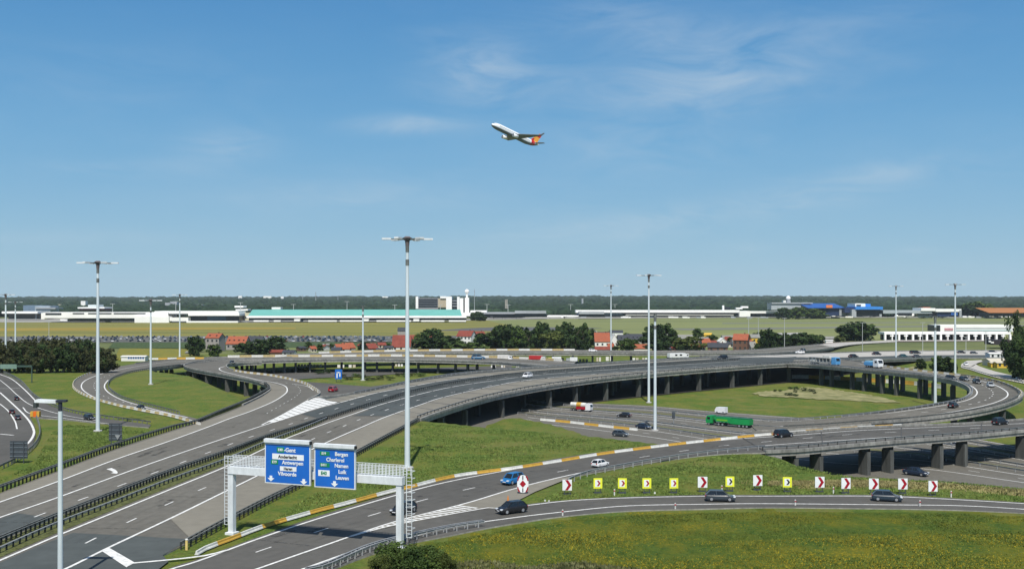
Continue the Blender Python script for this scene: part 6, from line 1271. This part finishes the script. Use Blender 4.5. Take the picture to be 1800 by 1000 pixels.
air('brown_roof_hall', 'long hall with a rust brown sloping roof at the right edge', 'hall', 1780, 560, [('roof', mat('roof_rust', (.36, .15, .05), rough=.8, var=.1), 1738, 1860, 541, 549.5, 0, 50, 1), ('wall', mat('hall_dark', (.05, .05, .05)), 1742, 1860, 549.5, 556, 4, 46)])
air('white_warehouse', 'long white warehouse with grey stripes and faint red lettering at the right', 'warehouse', 1715, 586, [('wall', aw, 1653, 1782, 571.5, 583, 0, 30), ('stripe', ag, 1680, 1778, 576, 577.5, -.3, 0), ('stripe', mat('stripe_teal', (.25, .40, .42)), 1680, 1778, 580, 581.5, -.3, 0), ('lettering_block', mat('faded_red', (.5, .25, .28)), 1660, 1675, 576.5, 581, -.4, 0), ('end_wall', adk, 1650, 1654, 572, 583, 1, 28)])
b = P(1665, 598, 0); k = b.y/F; t = empty('arcade_building', tuple(b), label='long low white building with a row of dark open bays at the right', cat='building')
xs_ = np.linspace(1556, 1776, 19)
mb = MB(); mb.box((1554-1665)*k, (1776-1665)*k, -.6, 14, 10.5*k, 14.5*k); mb.build('roof', aw, t)
mb = MB(); mb.box((1556-1665)*k, (1774-1665)*k, 9, 12, 0, 10.5*k); mb.build('back_wall', adk, t)
for i, x in enumerate(xs_):
    wd = 3.2 if i % 2 == 0 else 1.6; mb = MB(); mb.box((x-1665)*k-wd*k/2, (x-1665)*k+wd*k/2, -.5, 2.0, 0, 10.5*k); mb.build('pillar', aw, t)
    if i % 2: mb = MB(); mb.box((x-1665)*k-3.4*k, (x-1665)*k+3.4*k, 0, .8, 6.8*k, 10.5*k); mb.build('hanging_panel', aw, t)
mb = MB(); mb.box((1554-1665)*k, (1778-1665)*k, -9, -.7, -.2, .25); mb.build('platform', conc_l, t)
# dark bridge roof near the right tree
air('black_canopy', 'dark wedge shaped canopy left of the tall dark tree at the right edge', 'canopy', 1765, 612, [('roof', mat('canopy_dark', (.035, .03, .035), rough=.8), 1746, 1780, 597.5, 606, 0, 14), ('support', w_w, 1737, 1741, 598.5, 601, -1, 0), ('support', w_w, 1741, 1746, 600.5, 603, -1, 0)])

# parked airliners on the apron
def jet(x, yb, L, flip, label, fin):
    b = P(x, yb, 0); t = empty('parked_airliner', tuple(b), rz=math.pi if flip else 0, label=label, cat='airplane', group='airliners parked at the terminals')
    mb = MB(); fus(mb, [(L*.5, .2, 3.2), (L*.47, 1.3, 3.4), (L*.42, 2, 3.6), (L*-.25, 2, 3.6), (L*-.4, 1.3, 4), (L*-.5, .3, 4.6)], 12); mb.build('fuselage', [aw, aw], t)
    mb = MB(); mb.prism([(-L*.35, -.2, 5), (-L*.47, -.2, 5), (-L*.53, -.2, 12), (-L*.46, -.2, 12)], (0, .4, 0)); mb.build('tail_fin', fin, t)
    for s_ in (-1, 1):
        mb = MB(); mb.prism([(3, s_*1.5, 3), (-3, s_*1.5, 3), (-7, s_*15, 4), (-5.5, s_*15, 4)], (0, 0, .4)); mb.build('wing', ag, t); mb = MB(); mb.tube((3.5, s_*5, 2.2), (0, s_*5, 2.3), 1.1, .8, 10); mb.build('engine', aw, t)
    mb = MB(); mb.tube((L*.38, 0, 0), (L*.38, 0, 2.5), .35, .3, 6); mb.tube((-2, 2, 0), (-2, 2, 2.5), .4, .4, 6); mb.tube((-2, -2, 0), (-2, -2, 2.5), .4, .4, 6); mb.build('landing_gear', sgrey, t)
jet(990, 560, 58, True, 'biggest white airliner parked by the pier right of the control tower', anavy); jet(905, 560.5, 42, True, 'white airliner parked just right of the dark trees by the tower', anavy); jet(870, 560.5, 32, False, 'smaller white airliner beside the control tower trees', aw); jet(1527, 558, 24, True, 'airliner nose in the open door of the bright blue hangar', aw)
jet(1590, 559, 34, True, 'white airliner in front of the pale hangars, leftmost', aw); jet(1625, 560, 30, False, 'white airliner in the middle before the pale hangars', aw); jet(1655, 559.5, 30, True, 'white airliner before the right pale hangar', aw); jet(1282, 556.5, 30, True, 'white airliner by the head of the long white pier', aw)
# small white vehicles and huts on the apron
rn = random.Random(5)
for i in range(46):
    x = rn.choice([rn.uniform(75, 420), rn.uniform(440, 840), rn.uniform(1000, 1380), rn.uniform(1440, 1500), rn.uniform(1690, 1800)]); y = rn.uniform(563.5, 566) if x < 830 else rn.uniform(558, 559.5)
    b = P(x, y, .15); o = MB(); L_ = rn.uniform(3, 7); o.box(-L_, L_*.4, -1.3, 1.3, .5, rn.uniform(2.2, 3.4)); o.box(L_*.45, L_, -1.2, 1.2, .5, 2.3); o.box(-L_*.8, L_*.9, -1.1, 1.1, 0, .5)
    q = o.build('service_truck', rn.choice([aw, aw, ag, w_c])); q.location = b; tag(q, 'tiny pale service truck on the apron by the %s' % ('left terminals' if x < 830 else 'far piers and hangars'), 'truck', 'service trucks before the %s' % ('left terminals' if x < 830 else 'far piers and hangars'))
# far town blocks poking out of the woods
for i, (x, y, wp, hp, c) in enumerate([(470, 523.5, 14, 3, aw), (496, 523.5, 5, 2.5, aw), (677, 523, 10, 2, aw), (146, 533, 8, 4, aw), (74, 538, 12, 2.5, aw), (92, 539, 8, 3, aw), (105, 538, 8, 3, w_c), (212, 545, 6, 3.5, aw), (295, 535, 10, 3, ag), (305, 533, 12, 3, ag), (350, 538, 12, 3, ag), (422, 522.5, 6, 2.5, aw), (1381, 532, 8, 4, aw), (1024, 528, 3, 3, ag), (1265, 526, 8, 2, ag)]):
    Yd = 3200 if y > 527 else 6500; k = Yd/F; zt = CH+(HZ-(y-hp))*k; mb = MB(); mb.box(-wp*k/2, wp*k/2, 0, 18, 0, zt); o = mb.build('distant_block', c); o.location = ((x-900)*k, Yd, 0)
    tag(o, 'pale distant block among the far woods %s' % ('at the left' if x < 430 else 'left of the office slab' if x < 900 else 'at the right'), 'building', 'distant blocks %s' % ('left' if x < 430 else 'centre' if x < 900 else 'right'))
for i, (x, yt, lb) in enumerate([(555, 513, 'thin grey transmitter tower on the horizon left of centre'), (594, 519, 'short stub tower on the horizon'), (532, 518.5, 'lowest stub tower on the horizon at the left'), (834, 508, 'thin antenna beside the control tower')]):
    Yd = 5000 if x < 800 else 1900; k = Yd/F; zt = CH+(HZ-yt)*k; o = empty('antenna_tower', ((x-900)*k, Yd, 0), label=lb, cat='tower'); mb = MB(); mb.tube((0, 0, 0), (0, 0, zt), 1.3*k*.6, .35*k, 6); mb.build('mast', ag, o); mb = MB(); mb.tube((0, 0, zt*.9), (0, 0, zt*.93), 1.0*k, 1.0*k, 8); mb.build('platform', ag, o)
air('chimney_stack', 'pale twin chimney stack rising from the woods right of the tower', 'chimney', 889, 556, [('stack', mat('stack_tan', (.34, .32, .27)), 886.5, 888.4, 527, 546, 200, 206), ('stack', mat('stack_tan', (.34, .32, .27)), 889, 891.5, 526.5, 546, 200, 206)])

# ---------------------------------------------------------------- the far woods, one mass to the horizon
def blob_field(name, n, y0, y1, m, seed, xr=.56, smin=7, smax=13, ht=(9, 16), flt=None):
    r = np.random.default_rng(seed); ico = bpy.data.meshes.new('t'); import bmesh
    bm = bmesh.new(); bmesh.ops.create_icosphere(bm, subdivisions=1, radius=1); v0 = np.array([v.co[:] for v in bm.verts]); f0 = np.array([[v.index for v in f.verts] for f in bm.faces]); bm.free()
    u = r.random(n); Y = y0*(y1/y0)**u; X = r.uniform(-xr, xr, n)*Y
    if flt is not None: k_ = flt(X, Y); X, Y = X[k_], Y[k_]
    n = len(X); S = r.uniform(smin, smax, n)*(1+Y/6000); Hh = r.uniform(*ht, n); g = np.array([float(hill(x, y)) if y > 2600 else 0 for x, y in zip(X, Y)])
    V = v0[None]*np.c_[S, S, Hh*.6][:, None]*(1+r.uniform(-.25, .25, (n, len(v0), 1))); V[:, :, 0] += X[:, None]; V[:, :, 1] += Y[:, None]; V[:, :, 2] += (g+Hh*.45)[:, None]
    F_ = (f0[None]+(np.arange(n)*len(v0))[:, None, None]).reshape(-1, 3); V = V.reshape(-1, 3)
    me = bpy.data.meshes.new(name); me.vertices.add(len(V)); me.vertices.foreach_set('co', V.ravel()); me.loops.add(F_.size); me.loops.foreach_set('vertex_index', F_.ravel())
    me.polygons.add(len(F_)); me.polygons.foreach_set('loop_start', np.arange(0, F_.size, 3)); me.polygons.foreach_set('loop_total', np.full(len(F_), 3)); me.materials.append(m); me.update(calc_edges=True); me.validate()
    return tag(mobj(name, me), kind='stuff')
wm = mat('far_wood', (.012, .026, .018), rough=1, spec=.05, var=.5, scale=.008, c2=(.026, .044, .024)); 
blob_field('far_wood', 9000, 1950, 4200, wm, 3)
blob_field('horizon_wood', 9000, 4000, 9300, wm, 4, ht=(9, 20))
blob_field('horizon_wood', 200, 5000, 9300, wm, 14, ht=(15, 22), smin=14, smax=30)

# ---------------------------------------------------------------- grass tufts near the camera
def tufts(name, n, region, m, seed, hmin=.10, hmax=.26):
    r = np.random.default_rng(seed); X = []; Y = []
    reg = np.array([P(x, y, U)[:2] for x, y in region]); lo, hi = reg.min(0), reg.max(0)
    while len(X) < n:
        x = r.uniform(lo[0], hi[0], 4000); y = r.uniform(lo[1], hi[1], 4000); k = sdist(x, y, reg) < 0
        d = np.sin(x*.35+np.sin(y*.2)*2)+np.sin(y*.5+1)+r.normal(0, .9, len(x)); k &= d > -.2
        X += list(x[k]); Y += list(y[k])
    X = np.array(X[:n]); Y = np.array(Y[:n]); Z = terrain_z(X, Y)-.05
    a = r.uniform(0, math.pi, n); h = r.uniform(hmin, hmax, n); w_ = h*r.uniform(.5, 1.0, n)
    dx, dy = np.cos(a)*w_/2, np.sin(a)*w_/2; lx, ly = r.normal(0, .12, n), r.normal(0, .12, n)
    V = np.empty((n, 3, 3)); V[:, 0] = np.c_[X-dx, Y-dy, Z]; V[:, 1] = np.c_[X+dx, Y+dy, Z]; V[:, 2] = np.c_[X+lx, Y+ly, Z+h]
    me = bpy.data.meshes.new(name); me.vertices.add(n*3); me.vertices.foreach_set('co', V.ravel()); me.loops.add(n*3); me.loops.foreach_set('vertex_index', np.arange(n*3))
    me.polygons.add(n); me.polygons.foreach_set('loop_start', np.arange(0, n*3, 3)); me.polygons.foreach_set('loop_total', np.full(n, 3)); me.materials.append(m); me.update(calc_edges=True)
    return tag(mobj(name, me), kind='stuff')
tg = mat('tuft_green', (.058, .112, .019), rough=.9, var=.32, scale=.7, c2=(.15, .205, .046)); td = mat('tuft_dry', (.20, .17, .06), rough=1, var=.3, scale=.7, c2=(.30, .27, .12)); ty_ = mat('tuft_flower', (.34, .26, .015), rough=.9, var=.3, scale=1)
tm_ = mat('meadow_tuft', (.053, .094, .015), rough=.9, var=.25, scale=.35, c2=(.118, .145, .022))
R1 = [(640, 1005), (720, 962), (800, 945), (900, 926), (985, 913), (1100, 903), (1237, 899), (1350, 897), (1565, 899), (1700, 901), (1850, 908), (1900, 1010)]
R2 = [(520, 885), (600, 838), (700, 775), (740, 742), (860, 752), (960, 760), (1080, 772), (1150, 782), (1000, 796), (900, 814), (720, 850), (560, 890), (480, 912)]
R3 = [(1010, 848), (1150, 818), (1300, 795), (1352, 800), (1400, 817), (1500, 836), (1650, 843), (1820, 858), (1820, 884), (1662, 870), (1350, 866), (1100, 870), (1000, 876), (940, 882)]
R4 = [(-20, 850), (60, 815), (90, 760), (120, 745), (270, 754), (330, 745), (200, 778), (100, 816)]
tufts('meadow_tufts', 90000, R1, tm_, 1, .07, .17); tufts('meadow_flowers', 20000, [(700, 975), (900, 930), (1000, 918), (1250, 950), (1500, 940), (1850, 935), (1900, 1010), (700, 1010)], ty_, 2, .08, .15)
tufts('wedge_tufts', 40000, R2, tg, 3); tufts('slope_tufts', 40000, R3, tg, 4); tufts('slope_dry_grass', 12000, [(1350, 845), (1500, 843), (1650, 848), (1820, 862), (1820, 872), (1650, 858), (1450, 853), (1350, 852)], td, 5, .2, .4)
tufts('bank_tufts', 25000, R4, tg, 7)

tufts('tall_weeds', 5000, [(640, 1004), (700, 978), (760, 992), (850, 983), (930, 994), (1020, 986), (1090, 995), (1200, 1004), (1000, 1012)], mat('tall_weed', (.035, .06, .012), rough=1, var=.4, scale=.8, c2=(.16, .16, .07)), 9, .2, .45)
# ---------------------------------------------------------------- the air: far things fade to blue
HAZE = 0.000036
mb = MB(); mb.box(-7600, 7600, -260, 9800, -2.0, 190)
hm = bpy.data.materials.new('haze_air'); hm.use_nodes = True; ht_ = hm.node_tree; ht_.nodes.clear()
ho = ht_.nodes.new('ShaderNodeOutputMaterial'); hv = ht_.nodes.new('ShaderNodeVolumePrincipled'); hv.inputs['Color'].default_value = (.80, .93, 1, 1); hv.inputs['Density'].default_value = HAZE
hv.inputs['Anisotropy'].default_value = 0
ht_.links.new(hv.outputs[0], ho.inputs['Volume'])
tag(mb.build('haze', hm), kind='stuff')

# ---------------------------------------------------------------- look-alikes are told apart by their order from the left
bpy.context.view_layer.update()
units = 'first second third fourth fifth sixth seventh eighth ninth tenth eleventh twelfth thirteenth fourteenth fifteenth sixteenth seventeenth eighteenth nineteenth'.split()
def ordinal(n):
    if n < 20: return units[n-1]
    tens = {2: 'twenty', 3: 'thirty', 4: 'forty'}[n//10]
    return tens+'-'+units[n % 10-1] if n % 10 else tens[:-1]+'ieth'
same = {}
for o in bpy.data.objects:
    if o.parent is None and o.get('label'): same.setdefault(o['label'], []).append(o)
for lb, os_ in same.items():
    if len(os_) > 1:
        os_.sort(key=lambda o: o.location.x/o.location.y)
        for i, o in enumerate(os_): o['label'] = lb+', '+ordinal(i+1)+' from left'
